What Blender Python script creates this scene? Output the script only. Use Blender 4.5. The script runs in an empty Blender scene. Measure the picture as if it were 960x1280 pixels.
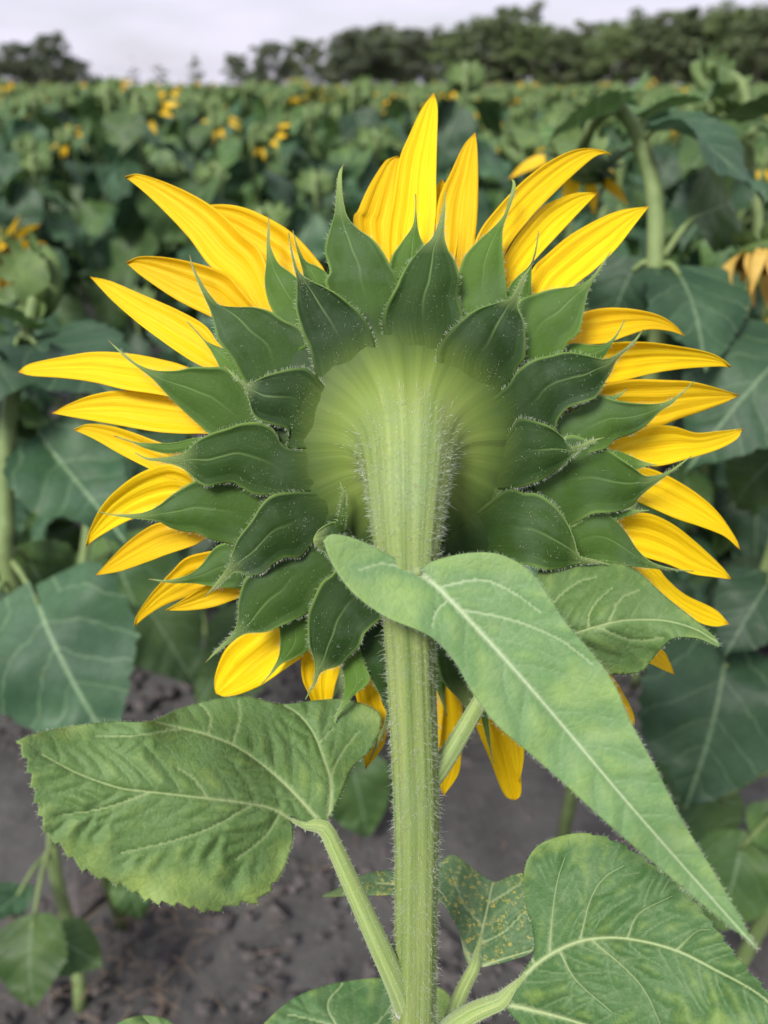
import bpy, math, random
import numpy as np
from mathutils import Vector, Matrix
from mathutils.geometry import delaunay_2d_cdt

R = math.radians
rng = np.random.default_rng(7)
random.seed(7)
scene = bpy.context.scene
col = scene.collection

# ------------------------------------------------------------------ camera
PITCH = 30.05
CAM = np.array([0.0, 0.0, 1.5])
FPX = 924.0                       # focal length in pixels of a 960 x 1280 frame
cd = bpy.data.cameras.new('camera')
cam = bpy.data.objects.new('camera', cd)
col.objects.link(cam)
cam.location = CAM
cam.rotation_euler = (R(90 - PITCH), 0, 0)
cd.sensor_fit = 'VERTICAL'
cd.sensor_height = 36.0
cd.sensor_width = 27.0
cd.lens = FPX / 1280 * 36.0
cd.clip_start = 0.02
cd.clip_end = 2000
cd.dof.use_dof = True
cd.dof.focus_distance = 0.372
cd.dof.aperture_fstop = cd.lens / 4.8
scene.camera = cam
RT = np.array([1.0, 0, 0])
UP = np.array([0, math.sin(R(PITCH)), math.cos(R(PITCH))])
FW = np.array([0, math.cos(R(PITCH)), -math.sin(R(PITCH))])


def W(px, py, d):
    """the point that stands d metres deep where the photograph shows (px, py)"""
    px, py, d = np.asarray(px, float), np.asarray(py, float), np.asarray(d, float)
    return (CAM + ((px - 480) / FPX * d)[..., None] * RT + ((640 - py) / FPX * d)[..., None] * UP + d[..., None] * FW)


# ------------------------------------------------------------------ sky and sun
SUN_EL, SUN_AZ = 52.0, 218.0      # azimuth clockwise from +Y (the way the camera looks)
world = bpy.data.worlds.new('World')
scene.world = world
world.use_nodes = True
wn, wl = world.node_tree.nodes, world.node_tree.links
wn.clear()
sky = wn.new('ShaderNodeTexSky')
sky.sky_type = 'NISHITA'
sky.sun_disc = False
sky.sun_elevation = R(SUN_EL)
sky.sun_rotation = R(SUN_AZ)
sky.air_density = 1.0
sky.dust_density = 1.5
tc = wn.new('ShaderNodeTexCoord')
mp = wn.new('ShaderNodeMapping')
mp.inputs['Scale'].default_value = (1.2, 1.2, 5.0)
nz = wn.new('ShaderNodeTexNoise')
nz.inputs['Scale'].default_value = 3.4
nz.inputs['Detail'].default_value = 6
nz.inputs['Roughness'].default_value = 0.55
cr = wn.new('ShaderNodeValToRGB')
cr.color_ramp.elements[0].position = 0.38
cr.color_ramp.elements[0].color = (0.62, 0.62, 0.62, 1)
cr.color_ramp.elements[1].position = 0.62
cr.color_ramp.elements[1].color = (0.97, 0.97, 0.97, 1)
mx = wn.new('ShaderNodeMixRGB')
mx.inputs['Color2'].default_value = (7.35, 7.05, 8.35, 1)      # thin even cloud
bg = wn.new('ShaderNodeBackground')
bg.inputs['Strength'].default_value = 0.087
wo = wn.new('ShaderNodeOutputWorld')
wl.new(tc.outputs['Generated'], mp.inputs['Vector'])
wl.new(mp.outputs['Vector'], nz.inputs['Vector'])
wl.new(nz.outputs['Fac'], cr.inputs['Fac'])
wl.new(cr.outputs['Color'], mx.inputs['Fac'])
wl.new(sky.outputs['Color'], mx.inputs['Color1'])
wl.new(mx.outputs['Color'], bg.inputs['Color'])
wl.new(bg.outputs['Background'], wo.inputs['Surface'])

sd = bpy.data.lights.new('sun', 'SUN')
sd.energy = 3.2
sd.angle = R(20)
sd.color = (1.0, 0.96, 0.9)
sun = bpy.data.objects.new('sun', sd)
col.objects.link(sun)
sv = Vector((math.sin(R(SUN_AZ)) * math.cos(R(SUN_EL)), math.cos(R(SUN_AZ)) * math.cos(R(SUN_EL)), math.sin(R(SUN_EL))))
sun.rotation_euler = sv.to_track_quat('Z', 'Y').to_euler()
sun.location = (-2, -3, 6)
scene.view_settings.view_transform = 'Standard'
scene.view_settings.look = 'None'
scene.view_settings.gamma = 1.0
scene.view_settings.exposure = 0.52
scene.cycles.max_bounces = 5
scene.cycles.diffuse_bounces = 3
scene.cycles.glossy_bounces = 2
scene.cycles.transmission_bounces = 3
scene.cycles.adaptive_threshold = 0.02
scene.cycles.caustics_reflective = False
scene.cycles.caustics_refractive = False
scene.cycles.use_denoising = True


# ------------------------------------------------------------------ helpers
def tag(o, label=None, cat=None, group=None, kind=None):
    if label: o['label'] = label
    if cat: o['category'] = cat
    if group: o['group'] = group
    if kind: o['kind'] = kind
    return o


def empty(name, loc=(0, 0, 0), rz=0.0):
    o = bpy.data.objects.new(name, None)
    o.empty_display_size = 0.05
    o.location = loc
    o.rotation_euler = (0, 0, rz)
    col.objects.link(o)
    return o


def mesh(name, verts, faces, smooth=True, uv=None, attrs=None):
    me = bpy.data.meshes.new(name)
    me.from_pydata([tuple(map(float, v)) for v in verts], [], [tuple(map(int, f)) for f in faces])
    if smooth:
        me.polygons.foreach_set('use_smooth', np.ones(len(me.polygons), dtype=bool))
    if uv is not None:
        lay = me.uv_layers.new(name='UVMap')
        li = np.zeros(len(me.loops), dtype=np.int32)
        me.loops.foreach_get('vertex_index', li)
        lay.data.foreach_set('uv', np.asarray(uv, np.float32)[li].ravel())
    for k, a in (attrs or {}).items():
        at = me.attributes.new(k, 'FLOAT', 'POINT')
        at.data.foreach_set('value', np.asarray(a, np.float32))
    me.update()
    return me


def obj(name, me, mat=None, parent=None):
    """link a mesh; its coordinates are taken as world ones and moved into the parent's frame"""
    o = bpy.data.objects.new(name, me)
    if mat is not None and not me.materials:
        for m in (mat if isinstance(mat, (list, tuple)) else [mat]):
            me.materials.append(m)
    col.objects.link(o)
    if parent is not None:
        o.parent = parent
    return o


def solid(o, t, off=0.0):
    m = o.modifiers.new('solid', 'SOLIDIFY')
    m.thickness = t
    m.offset = off
    return o


def grid_faces(nu, nv):
    n = nv + 1
    return [(i * n + j, i * n + j + 1, (i + 1) * n + j + 1, (i + 1) * n + j) for i in range(nu) for j in range(nv)]


def catmull(P, n):
    """n points evenly spaced along a smooth curve through P"""
    P = np.asarray(P, float)
    if len(P) == 2:
        t = np.linspace(0, 1, n)[:, None]
        return P[0] * (1 - t) + P[1] * t
    Q = np.vstack([2 * P[0] - P[1], P, 2 * P[-1] - P[-2]])
    out = []
    for i in range(1, len(Q) - 2):
        t = np.linspace(0, 1, 14, endpoint=False)[:, None]
        a, b, c, d = Q[i - 1], Q[i], Q[i + 1], Q[i + 2]
        out.append(0.5 * (2 * b + (c - a) * t + (2 * a - 5 * b + 4 * c - d) * t ** 2 + (3 * b - a - 3 * c + d) * t ** 3))
    out = np.vstack(out + [P[-1:]])
    s = np.r_[0, np.cumsum(np.linalg.norm(np.diff(out[:, :2], axis=0), axis=1))]
    u = np.linspace(0, s[-1], n)
    return np.stack([np.interp(u, s, out[:, k]) for k in range(out.shape[1])], 1)


def sstep(a, b, x):
    t = np.clip((np.asarray(x, float) - a) / (b - a), 0, 1)
    return t * t * (3 - 2 * t)


def tube(path, rad, n=10, ridges=0, ramp=0.0, cap=True):
    """verts, faces, uv of a tube along world points"""
    P = np.asarray(path, float)
    rad = np.broadcast_to(np.asarray(rad, float), (len(P),))
    T = np.gradient(P, axis=0)
    T /= np.linalg.norm(T, axis=1)[:, None] + 1e-12
    ref = np.array([1.0, 0, 0]) if abs(T[0][0]) < 0.8 else np.array([0, 1.0, 0])
    V, UV = [], []
    a = np.linspace(0, 2 * np.pi, n, endpoint=False)
    L = np.r_[0, np.cumsum(np.linalg.norm(np.diff(P, axis=0), axis=1))]
    for i in range(len(P)):
        b1 = ref - T[i] * ref.dot(T[i])
        b1 /= np.linalg.norm(b1)
        ref = b1
        b2 = np.cross(T[i], b1)
        r = rad[i] * (1 + ramp * np.cos(ridges * a))
        V.append(P[i] + (np.cos(a) * r)[:, None] * b1 + (np.sin(a) * r)[:, None] * b2)
        UV.append(np.stack([a / (2 * np.pi), np.full(n, L[i])], 1))
    V, UV = np.vstack(V), np.vstack(UV)
    F = []
    for i in range(len(P) - 1):
        for j in range(n):
            k = (j + 1) % n
            F.append((i * n + j, i * n + k, (i + 1) * n + k, (i + 1) * n + j))
    if cap:
        F.append(tuple(range(n))[::-1])
        F.append(tuple(range((len(P) - 1) * n, len(P) * n)))
    return V, F, UV


def hair_mesh(name, pts, dirs, length, rad):
    """fine tapering hairs, each a bent three-sided spike"""
    pts, dirs = np.asarray(pts, float), np.asarray(dirs, float)
    n = len(pts)
    dirs = dirs / (np.linalg.norm(dirs, axis=1)[:, None] + 1e-12)
    length = np.broadcast_to(length, (n,))[:, None]
    ref = rng.normal(size=(n, 3))
    b1 = np.cross(dirs, ref)
    b1 /= np.linalg.norm(b1, axis=1)[:, None] + 1e-12
    b2 = np.cross(dirs, b1)
    V = np.zeros((n, 7, 3))
    mid = pts + dirs * length * 0.55
    tip = pts + dirs * length + b1 * length * 0.22
    for k in range(3):
        o = b1 * math.cos(2.094 * k) + b2 * math.sin(2.094 * k)
        V[:, k] = pts - dirs * 0.0002 + o * rad
        V[:, 3 + k] = mid + o * rad * 0.65
    V[:, 6] = tip
    base = np.array([(0, 1, 4, 3), (1, 2, 5, 4), (2, 0, 3, 5)])
    top = np.array([(3, 4, 6), (4, 5, 6), (5, 3, 6)])
    F = []
    for i in range(n):
        F += [tuple(f + 7 * i) for f in base] + [tuple(f + 7 * i) for f in top]
    return mesh(name, V.reshape(-1, 3), F)


# ------------------------------------------------------------------ materials
def newmat(name):
    m = bpy.data.materials.new(name)
    m.use_nodes = True
    nt = m.node_tree
    nt.nodes.clear()
    return m, nt


class NT:
    def __init__(s, nt): s.nt = nt
    def n(s, t, **kw):
        x = s.nt.nodes.new(t)
        for k, v in kw.items(): setattr(x, k, v)
        return x
    def put(s, node, i, v):
        if v is None: return
        if hasattr(v, 'is_linked') or isinstance(v, bpy.types.NodeSocket): s.nt.links.new(v, node.inputs[i])
        else: node.inputs[i].default_value = v
    def math(s, op, a, b=None, c=None, clamp=False):
        x = s.n('ShaderNodeMath', operation=op, use_clamp=clamp)
        s.put(x, 0, a); s.put(x, 1, b); s.put(x, 2, c)
        return x.outputs[0]
    def mix(s, f, a, b, mode='MIX'):
        x = s.n('ShaderNodeMixRGB', blend_type=mode)
        s.put(x, 0, f); s.put(x, 1, a); s.put(x, 2, b)
        return x.outputs[0]
    def attr(s, name):
        return s.n('ShaderNodeAttribute', attribute_name=name).outputs['Fac']
    def noise(s, vec, scale, detail=4, rough=0.5, dist=0.0):
        x = s.n('ShaderNodeTexNoise')
        s.put(x, 'Vector', vec)
        x.inputs['Scale'].default_value = scale
        x.inputs['Detail'].default_value = detail
        x.inputs['Roughness'].default_value = rough
        x.inputs['Distortion'].default_value = dist
        return x.outputs['Fac']
    def vor(s, vec, scale, feature='DISTANCE_TO_EDGE', rnd=1.0):
        x = s.n('ShaderNodeTexVoronoi', feature=feature)
        s.put(x, 'Vector', vec)
        x.inputs['Scale'].default_value = scale
        x.inputs['Randomness'].default_value = rnd
        return x
    def map(s, vec, scale=(1, 1, 1), loc=(0, 0, 0)):
        x = s.n('ShaderNodeMapping')
        s.put(x, 'Vector', vec)
        x.inputs['Scale'].default_value = scale
        x.inputs['Location'].default_value = loc
        return x.outputs[0]
    def ramp(s, f, a, b, ca=(0, 0, 0, 1), cb=(1, 1, 1, 1)):
        x = s.n('ShaderNodeValToRGB')
        s.put(x, 0, f)
        e = x.color_ramp.elements
        e[0].position, e[0].color, e[1].position, e[1].color = a, ca, b, cb
        return x.outputs[0]
    def mapr(s, f, a, b):
        x = s.n('ShaderNodeMapRange', interpolation_type='SMOOTHSTEP')
        s.put(x, 'Value', f)
        x.inputs['From Min'].default_value = a
        x.inputs['From Max'].default_value = b
        return x.outputs[0]
    def bump(s, h, strength, dist, normal=None):
        x = s.n('ShaderNodeBump')
        x.inputs['Strength'].default_value = strength
        x.inputs['Distance'].default_value = dist
        s.put(x, 'Height', h)
        s.put(x, 'Normal', normal)
        return x.outputs[0]
    def finish(s, color, rough=0.5, normal=None, trans=0.0, tcol=None, spec=0.4, sheen=0.0):
        p = s.n('ShaderNodeBsdfPrincipled')
        s.put(p, 'Base Color', color)
        s.put(p, 'Roughness', rough)
        s.put(p, 'Normal', normal)
        p.inputs['Specular IOR Level'].default_value = spec
        if sheen:
            p.inputs['Sheen Weight'].default_value = sheen
            p.inputs['Sheen Roughness'].default_value = 0.45
        out = s.n('ShaderNodeOutputMaterial')
        sh = p.outputs[0]
        if trans:
            t = s.n('ShaderNodeBsdfTranslucent')
            s.put(t, 'Color', tcol if tcol is not None else color)
            s.put(t, 'Normal', normal)
            m = s.n('ShaderNodeMixShader')
            m.inputs[0].default_value = trans
            s.nt.links.new(sh, m.inputs[1]); s.nt.links.new(t.outputs[0], m.inputs[2])
            sh = m.outputs[0]
        s.nt.links.new(sh, out.inputs[0])


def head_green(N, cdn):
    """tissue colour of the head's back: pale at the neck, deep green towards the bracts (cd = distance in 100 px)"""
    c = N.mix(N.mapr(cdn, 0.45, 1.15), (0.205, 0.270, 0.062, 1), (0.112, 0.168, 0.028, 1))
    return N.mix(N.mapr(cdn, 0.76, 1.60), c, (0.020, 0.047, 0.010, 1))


def mat_petal():
    m, nt = newmat('petal_yellow'); N = NT(nt)
    uv = N.n('ShaderNodeUVMap').outputs[0]
    oi = N.n('ShaderNodeObjectInfo')
    sep = N.n('ShaderNodeSeparateXYZ'); N.put(sep, 0, uv)
    st = N.noise(N.map(uv, (1.3, 22, 1)), 1.0, 3, 0.6, 0.35)
    fine = N.noise(N.map(uv, (3, 70, 1)), 1.0, 2, 0.5, 0.3)
    blot = N.noise(N.map(uv, (6, 5, 1)), 1.0, 3)
    c = N.mix(N.ramp(st, 0.35, 0.68), (0.80, 0.50, 0.003, 1), (0.89, 0.67, 0.009, 1))
    c = N.mix(N.math('MULTIPLY', N.ramp(blot, 0.5, 0.8), 0.3), c, (0.90, 0.70, 0.035, 1))
    base = N.ramp(sep.outputs[0], 0.15, 0.6)
    c = N.mix(N.math('MULTIPLY', N.math('SUBTRACT', 1.0, base), 0.35), c, (0.92, 0.54, 0.003, 1))
    tip = N.ramp(sep.outputs[0], 0.965, 1.0)
    c = N.mix(N.math('MULTIPLY', tip, 0.75), c, (0.55, 0.22, 0.01, 1))
    hs = N.n('ShaderNodeHueSaturation')
    N.put(hs, 'Color', c)
    N.put(hs, 'Value', N.math('MULTIPLY_ADD', oi.outputs['Random'], 0.16, 0.92))
    N.put(hs, 'Hue', N.math('MULTIPLY_ADD', oi.outputs['Random'], 0.012, 0.494))
    c = hs.outputs[0]
    b = N.bump(st, 0.5, 0.0012)
    b = N.bump(fine, 0.35, 0.0005, b)
    N.finish(c, 0.5, b, trans=0.26, spec=0.2)
    return m


def mat_bract():
    m, nt = newmat('bract_green'); N = NT(nt)
    uv = N.n('ShaderNodeUVMap').outputs[0]           # u along 0..1, v across -1..1
    oi = N.n('ShaderNodeObjectInfo')
    sep = N.n('ShaderNodeSeparateXYZ'); N.put(sep, 0, uv)
    u, v = sep.outputs[0], sep.outputs[1]
    geo = N.n('ShaderNodeNewGeometry')
    pos = geo.outputs['Position']
    av = N.math('ABSOLUTE', v)
    dark = N.mix(N.noise(pos, 45, 4), (0.009, 0.027, 0.007, 1), (0.022, 0.052, 0.012, 1))
    light = N.mix(N.noise(pos, 60, 4), (0.095, 0.205, 0.026, 1), (0.170, 0.310, 0.048, 1))
    sc = N.n('ShaderNodeSeparateColor'); N.put(sc, 0, oi.outputs['Color'])
    c = N.mix(sc.outputs[0], dark, light)
    # waxy bloom in soft patches, hair-thin streaks along the bract
    bl = N.ramp(N.noise(pos, 32, 3, 0.6, 0.4), 0.50, 0.78)
    c = N.mix(N.math('MULTIPLY', bl, 0.30), c, (0.15, 0.22, 0.15, 1))
    st = N.noise(N.map(uv, (2.0, 16, 1)), 1.0, 3, 0.55, 0.3)
    c = N.mix(N.math('MULTIPLY', N.ramp(st, 0.5, 0.8), 0.10), c, (0.12, 0.22, 0.045, 1))
    # veins: the midrib and faint side lines converging on the tip
    mid = N.math('SUBTRACT', 1.0, N.ramp(av, 0.0, 0.055))
    side = N.math('PINGPONG', N.math('MULTIPLY_ADD', N.math('POWER', av, 0.8), 1.9, 0.0), 0.5)
    side = N.math('SUBTRACT', 1.0, N.ramp(N.math('SUBTRACT', 0.5, side), 0.0, 0.06))
    vf = N.math('MULTIPLY', N.math('ADD', N.math('MULTIPLY', mid, 0.5), N.math('MULTIPLY', side, 0.03)), N.ramp(u, 0.2, 0.55))
    c = N.mix(vf, c, (0.22, 0.33, 0.11, 1))
    edge = N.ramp(av, 0.90, 1.0)
    c = N.mix(N.math('MULTIPLY', edge, 0.75), c, (0.20, 0.33, 0.07, 1))
    tip = N.ramp(u, 0.66, 0.95)
    c = N.mix(N.math('MULTIPLY', tip, 0.8), c, (0.30, 0.40, 0.13, 1))
    # the foot of each bract runs into the pale base of the head
    dry = N.math('MULTIPLY', N.ramp(u, 0.955, 0.99), N.ramp(oi.outputs['Random'], 0.35, 0.6))
    c = N.mix(N.math('MULTIPLY', dry, 0.8), c, (0.22, 0.13, 0.06, 1))
    cdn = N.math('ADD', N.attr('cd'), N.math('MULTIPLY', N.math('SUBTRACT', st, 0.5), 0.35))
    f = N.math('SUBTRACT', 1.0, N.mapr(cdn, 1.25, 1.90))
    c = N.mix(N.math('MULTIPLY', f, N.attr('root')), c, head_green(N, cdn))
    sp = N.vor(pos, 420, 'F1')
    spk = N.math('SUBTRACT', 1.0, N.ramp(sp.outputs['Distance'], 0.09, 0.16))
    c = N.mix(N.math('MULTIPLY', spk, 0.08), c, (0.40, 0.48, 0.36, 1))
    b = N.bump(st, 0.07, 0.0010)
    b = N.bump(N.noise(pos, 130, 4, 0.6), 0.35, 0.0012, b)
    b = N.bump(N.noise(pos, 420, 3, 0.7), 0.45, 0.0006, b)
    N.finish(c, 0.66, b, trans=0.14, spec=0.14)
    return m


def mat_stem(name='stem_green', a=(0.24, 0.33, 0.10, 1), b_=(0.40, 0.47, 0.19, 1), bluish=0.35):
    m, nt = newmat(name); N = NT(nt)
    uv = N.n('ShaderNodeUVMap').outputs[0]
    pos = N.n('ShaderNodeNewGeometry').outputs['Position']
    st = N.noise(N.map(uv, (26, 6, 1)), 1.0, 3, 0.6, 0.1)
    fine = N.noise(N.map(uv, (90, 18, 1)), 1.0, 2, 0.5)
    c = N.mix(N.ramp(st, 0.32, 0.7), a, b_)
    c = N.mix(N.math('MULTIPLY', N.ramp(N.noise(pos, 40, 3), 0.45, 0.75), bluish), c, (0.25, 0.38, 0.22, 1))
    sp = N.vor(N.map(uv, (60, 260, 1)), 1.0, 'F1')
    c = N.mix(N.math('MULTIPLY', N.math('SUBTRACT', 1.0, N.ramp(sp.outputs['Distance'], 0.10, 0.2)), 0.45), c, (0.55, 0.60, 0.36, 1))
    b = N.bump(st, 0.5, 0.002)
    b = N.bump(fine, 0.3, 0.0006, b)
    N.finish(c, 0.55, b, spec=0.35, sheen=0.35)
    return m


def mat_receptacle():
    m, nt = newmat('head_back_green'); N = NT(nt)
    pos = N.n('ShaderNodeNewGeometry').outputs['Position']
    uv = N.n('ShaderNodeUVMap').outputs[0]
    st = N.noise(N.map(uv, (34, 1.2, 1)), 1.0, 3, 0.6, 0.2)
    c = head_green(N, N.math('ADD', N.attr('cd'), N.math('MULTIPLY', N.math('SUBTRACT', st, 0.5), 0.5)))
    bl = N.ramp(N.noise(pos, 38, 3, 0.6), 0.5, 0.8)
    c = N.mix(N.math('MULTIPLY', bl, 0.10), c, (0.20, 0.26, 0.10, 1))
    b = N.bump(st, 0.35, 0.002)
    b = N.bump(N.noise(pos, 300, 3), 0.3, 0.0006, b)
    N.finish(c, 0.56, b, spec=0.2)
    return m


def mat_leaf(name, dark, light, veinc, bloom=0.25, specks=0.5, rust=0.0, trans=0.16, retic=1.0):
    m, nt = newmat(name); N = NT(nt)
    uv = N.n('ShaderNodeUVMap').outputs[0]           # 1 unit = 100 px of the photograph, about 4 cm
    v = N.attr('vein')
    bul = N.attr('bulge')
    big = N.noise(uv, 1.3, 4, 0.6)
    patch = N.noise(uv, 5.5, 4, 0.6, 0.4)
    f = N.math('ADD', N.math('MULTIPLY', bul, 0.75), N.math('MULTIPLY_ADD', big, 1.2, -0.60))
    f = N.math('ADD', f, N.math('MULTIPLY_ADD', patch, 0.9, -0.45))
    c = N.mix(N.ramp(f, 0.25, 0.95), dark, light)
    wv = N.noise(uv, 9, 2)
    wuv = N.n('ShaderNodeVectorMath', operation='ADD'); N.put(wuv, 0, uv)
    cx = N.n('ShaderNodeCombineXYZ'); N.put(cx, 0, N.math('MULTIPLY', wv, 0.12)); N.put(cx, 1, N.math('MULTIPLY', patch, 0.12))
    N.put(wuv, 1, cx.outputs[0])
    ret = N.vor(wuv.outputs[0], 7.0).outputs['Distance']
    ret2 = N.vor(wuv.outputs[0], 24.0).outputs['Distance']
    rl = N.math('SUBTRACT', 1.0, N.ramp(ret, 0.0, 0.05))
    c = N.mix(N.math('MULTIPLY', rl, 0.07 * retic), c, veinc)
    rl2 = N.math('SUBTRACT', 1.0, N.ramp(ret2, 0.0, 0.16))
    c = N.mix(N.math('MULTIPLY', rl2, 0.13 * retic), c, dark)
    c = N.mix(N.math('MULTIPLY', N.ramp(N.noise(uv, 2.3, 4, 0.6, 0.5), 0.42, 0.72), bloom), c, (0.235, 0.340, 0.175, 1))
    c = N.mix(v, c, veinc)
    if specks:
        sp = N.vor(uv, 16, 'F1')
        k = N.math('SUBTRACT', 1.0, N.ramp(sp.outputs['Distance'], 0.035, 0.07))
        k = N.math('MULTIPLY', k, N.ramp(N.noise(uv, 2.0, 2), 0.42, 0.6))
        c = N.mix(N.math('MULTIPLY', k, specks), c, (0.70, 0.72, 0.52, 1))
        sp = N.vor(N.map(uv, (1, 1, 1), (3.1, 7.7, 0)), 11, 'F1')
        k = N.math('SUBTRACT', 1.0, N.ramp(sp.outputs['Distance'], 0.04, 0.075))
        k = N.math('MULTIPLY', k, N.ramp(N.noise(N.map(uv, (1, 1, 1), (5, 2, 0)), 1.6, 2), 0.5, 0.62))
        c = N.mix(N.math('MULTIPLY', k, specks), c, (0.75, 0.48, 0.04, 1))
    if rust:
        dz = N.n('ShaderNodeVectorMath', operation='ADD'); N.put(dz, 0, uv)
        cz = N.n('ShaderNodeCombineXYZ'); N.put(cz, 0, N.math('MULTIPLY', N.noise(uv, 26, 3), 0.16)); N.put(cz, 1, N.math('MULTIPLY', N.noise(N.map(uv, (1, 1, 1), (9, 4, 0)), 26, 3), 0.16))
        N.put(dz, 1, cz.outputs[0])
        sp = N.vor(dz.outputs[0], 17, 'F1')
        k = N.math('SUBTRACT', 1.0, N.ramp(sp.outputs['Distance'], 0.16, 0.42))
        k = N.math('MULTIPLY', k, N.ramp(N.noise(uv, 5.0, 3), 0.36, 0.56))
        c = N.mix(N.math('MULTIPLY', k, rust), c, (0.50, 0.42, 0.08, 1))
    h = N.math('ADD', N.ramp(ret, 0.0, 0.22), N.math('MULTIPLY', N.ramp(ret2, 0.0, 0.3), 0.45))
    b = N.bump(h, 0.22, 0.0011)
    b = N.bump(N.noise(uv, 60, 3), 0.25, 0.0005, b)
    N.finish(c, 0.54, b, trans=trans, spec=0.26)
    return m


def mat_field_leaf(name, dark, light, veinc=(0.20, 0.30, 0.16, 1), bloom=0.35):
    m, nt = newmat(name); N = NT(nt)
    uv = N.n('ShaderNodeUVMap').outputs[0]           # x across -0.5..0.5, y along 0..1
    oi = N.n('ShaderNodeObjectInfo')
    pos = N.n('ShaderNodeNewGeometry').outputs['Position']
    sep = N.n('ShaderNodeSeparateXYZ'); N.put(sep, 0, uv)
    ax = N.math('ABSOLUTE', sep.outputs[0])
    mid = N.math('SUBTRACT', 1.0, N.ramp(ax, 0.004, 0.018))
    warp = N.math('MULTIPLY', N.math('SUBTRACT', N.noise(pos, 22, 2), 0.5), 0.16)
    lat = N.math('FRACT', N.math('MULTIPLY', N.math('ADD', warp, N.math('SUBTRACT', sep.outputs[1], N.math('MULTIPLY', ax, 0.95))), 4.6))
    lat = N.math('ABSOLUTE', N.math('SUBTRACT', lat, 0.5))
    latl = N.math('SUBTRACT', 1.0, N.ramp(lat, 0.0, 0.05))
    f = N.noise(pos, 9, 4, 0.6)
    c = N.mix(N.ramp(f, 0.35, 0.7), dark, light)
    c = N.mix(N.math('MULTIPLY', N.ramp(N.noise(pos, 16, 3), 0.45, 0.75), bloom), c, (0.100, 0.170, 0.112, 1))
    c = N.mix(N.math('MULTIPLY', latl, 0.42), c, veinc)
    c = N.mix(N.math('MULTIPLY', mid, 0.7), c, veinc)
    ret = N.vor(pos, 62).outputs['Distance']
    c = N.mix(N.math('MULTIPLY', N.math('SUBTRACT', 1.0, N.ramp(ret, 0.0, 0.10)), 0.35), c, dark)
    dirt = N.ramp(N.noise(pos, 33, 3, 0.6, 0.5), 0.66, 0.76)
    c = N.mix(N.math('MULTIPLY', dirt, 0.45), c, (0.10, 0.085, 0.035, 1))
    hs = N.n('ShaderNodeHueSaturation')
    N.put(hs, 'Color', c)
    N.put(hs, 'Value', N.math('MULTIPLY_ADD', oi.outputs['Random'], 0.85, 0.6))
    b = N.bump(N.ramp(lat, 0.0, 0.35), 0.16, 0.004)
    b = N.bump(N.noise(pos, 70, 4), 0.3, 0.004, b)
    N.finish(hs.outputs[0], 0.52, b, trans=0.2, spec=0.3)
    return m


def mat_simple(name, ca, cb, scale=20, rough=0.6, trans=0.0, bump=0.0, spec=0.3):
    m, nt = newmat(name); N = NT(nt)
    pos = N.n('ShaderNodeNewGeometry').outputs['Position']
    f = N.noise(pos, scale, 4, 0.6)
    c = N.mix(N.ramp(f, 0.3, 0.7), ca, cb)
    b = N.bump(f, bump, 0.02) if bump else None
    N.finish(c, rough, b, trans=trans, spec=spec)
    return m


def mat_soil():
    m, nt = newmat('field_soil'); N = NT(nt)
    pos = N.n('ShaderNodeNewGeometry').outputs['Position']
    f = N.noise(pos, 7, 8, 0.65)
    g = N.noise(pos, 60, 5, 0.7)
    big = N.noise(pos, 1.1, 3)
    c = N.mix(N.ramp(f, 0.3, 0.72), (0.048, 0.0475, 0.046, 1), (0.106, 0.104, 0.100, 1))
    c = N.mix(N.math('MULTIPLY', N.ramp(g, 0.5, 0.75), 0.5), c, (0.125, 0.120, 0.113, 1))
    c = N.mix(N.math('MULTIPLY', N.ramp(big, 0.45, 0.7), 0.4), c, (0.052, 0.047, 0.046, 1))
    b = N.bump(f, 0.8, 0.03)
    b = N.bump(g, 0.7, 0.008, b)
    N.finish(c, 0.95, b, spec=0.1)
    return m


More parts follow.
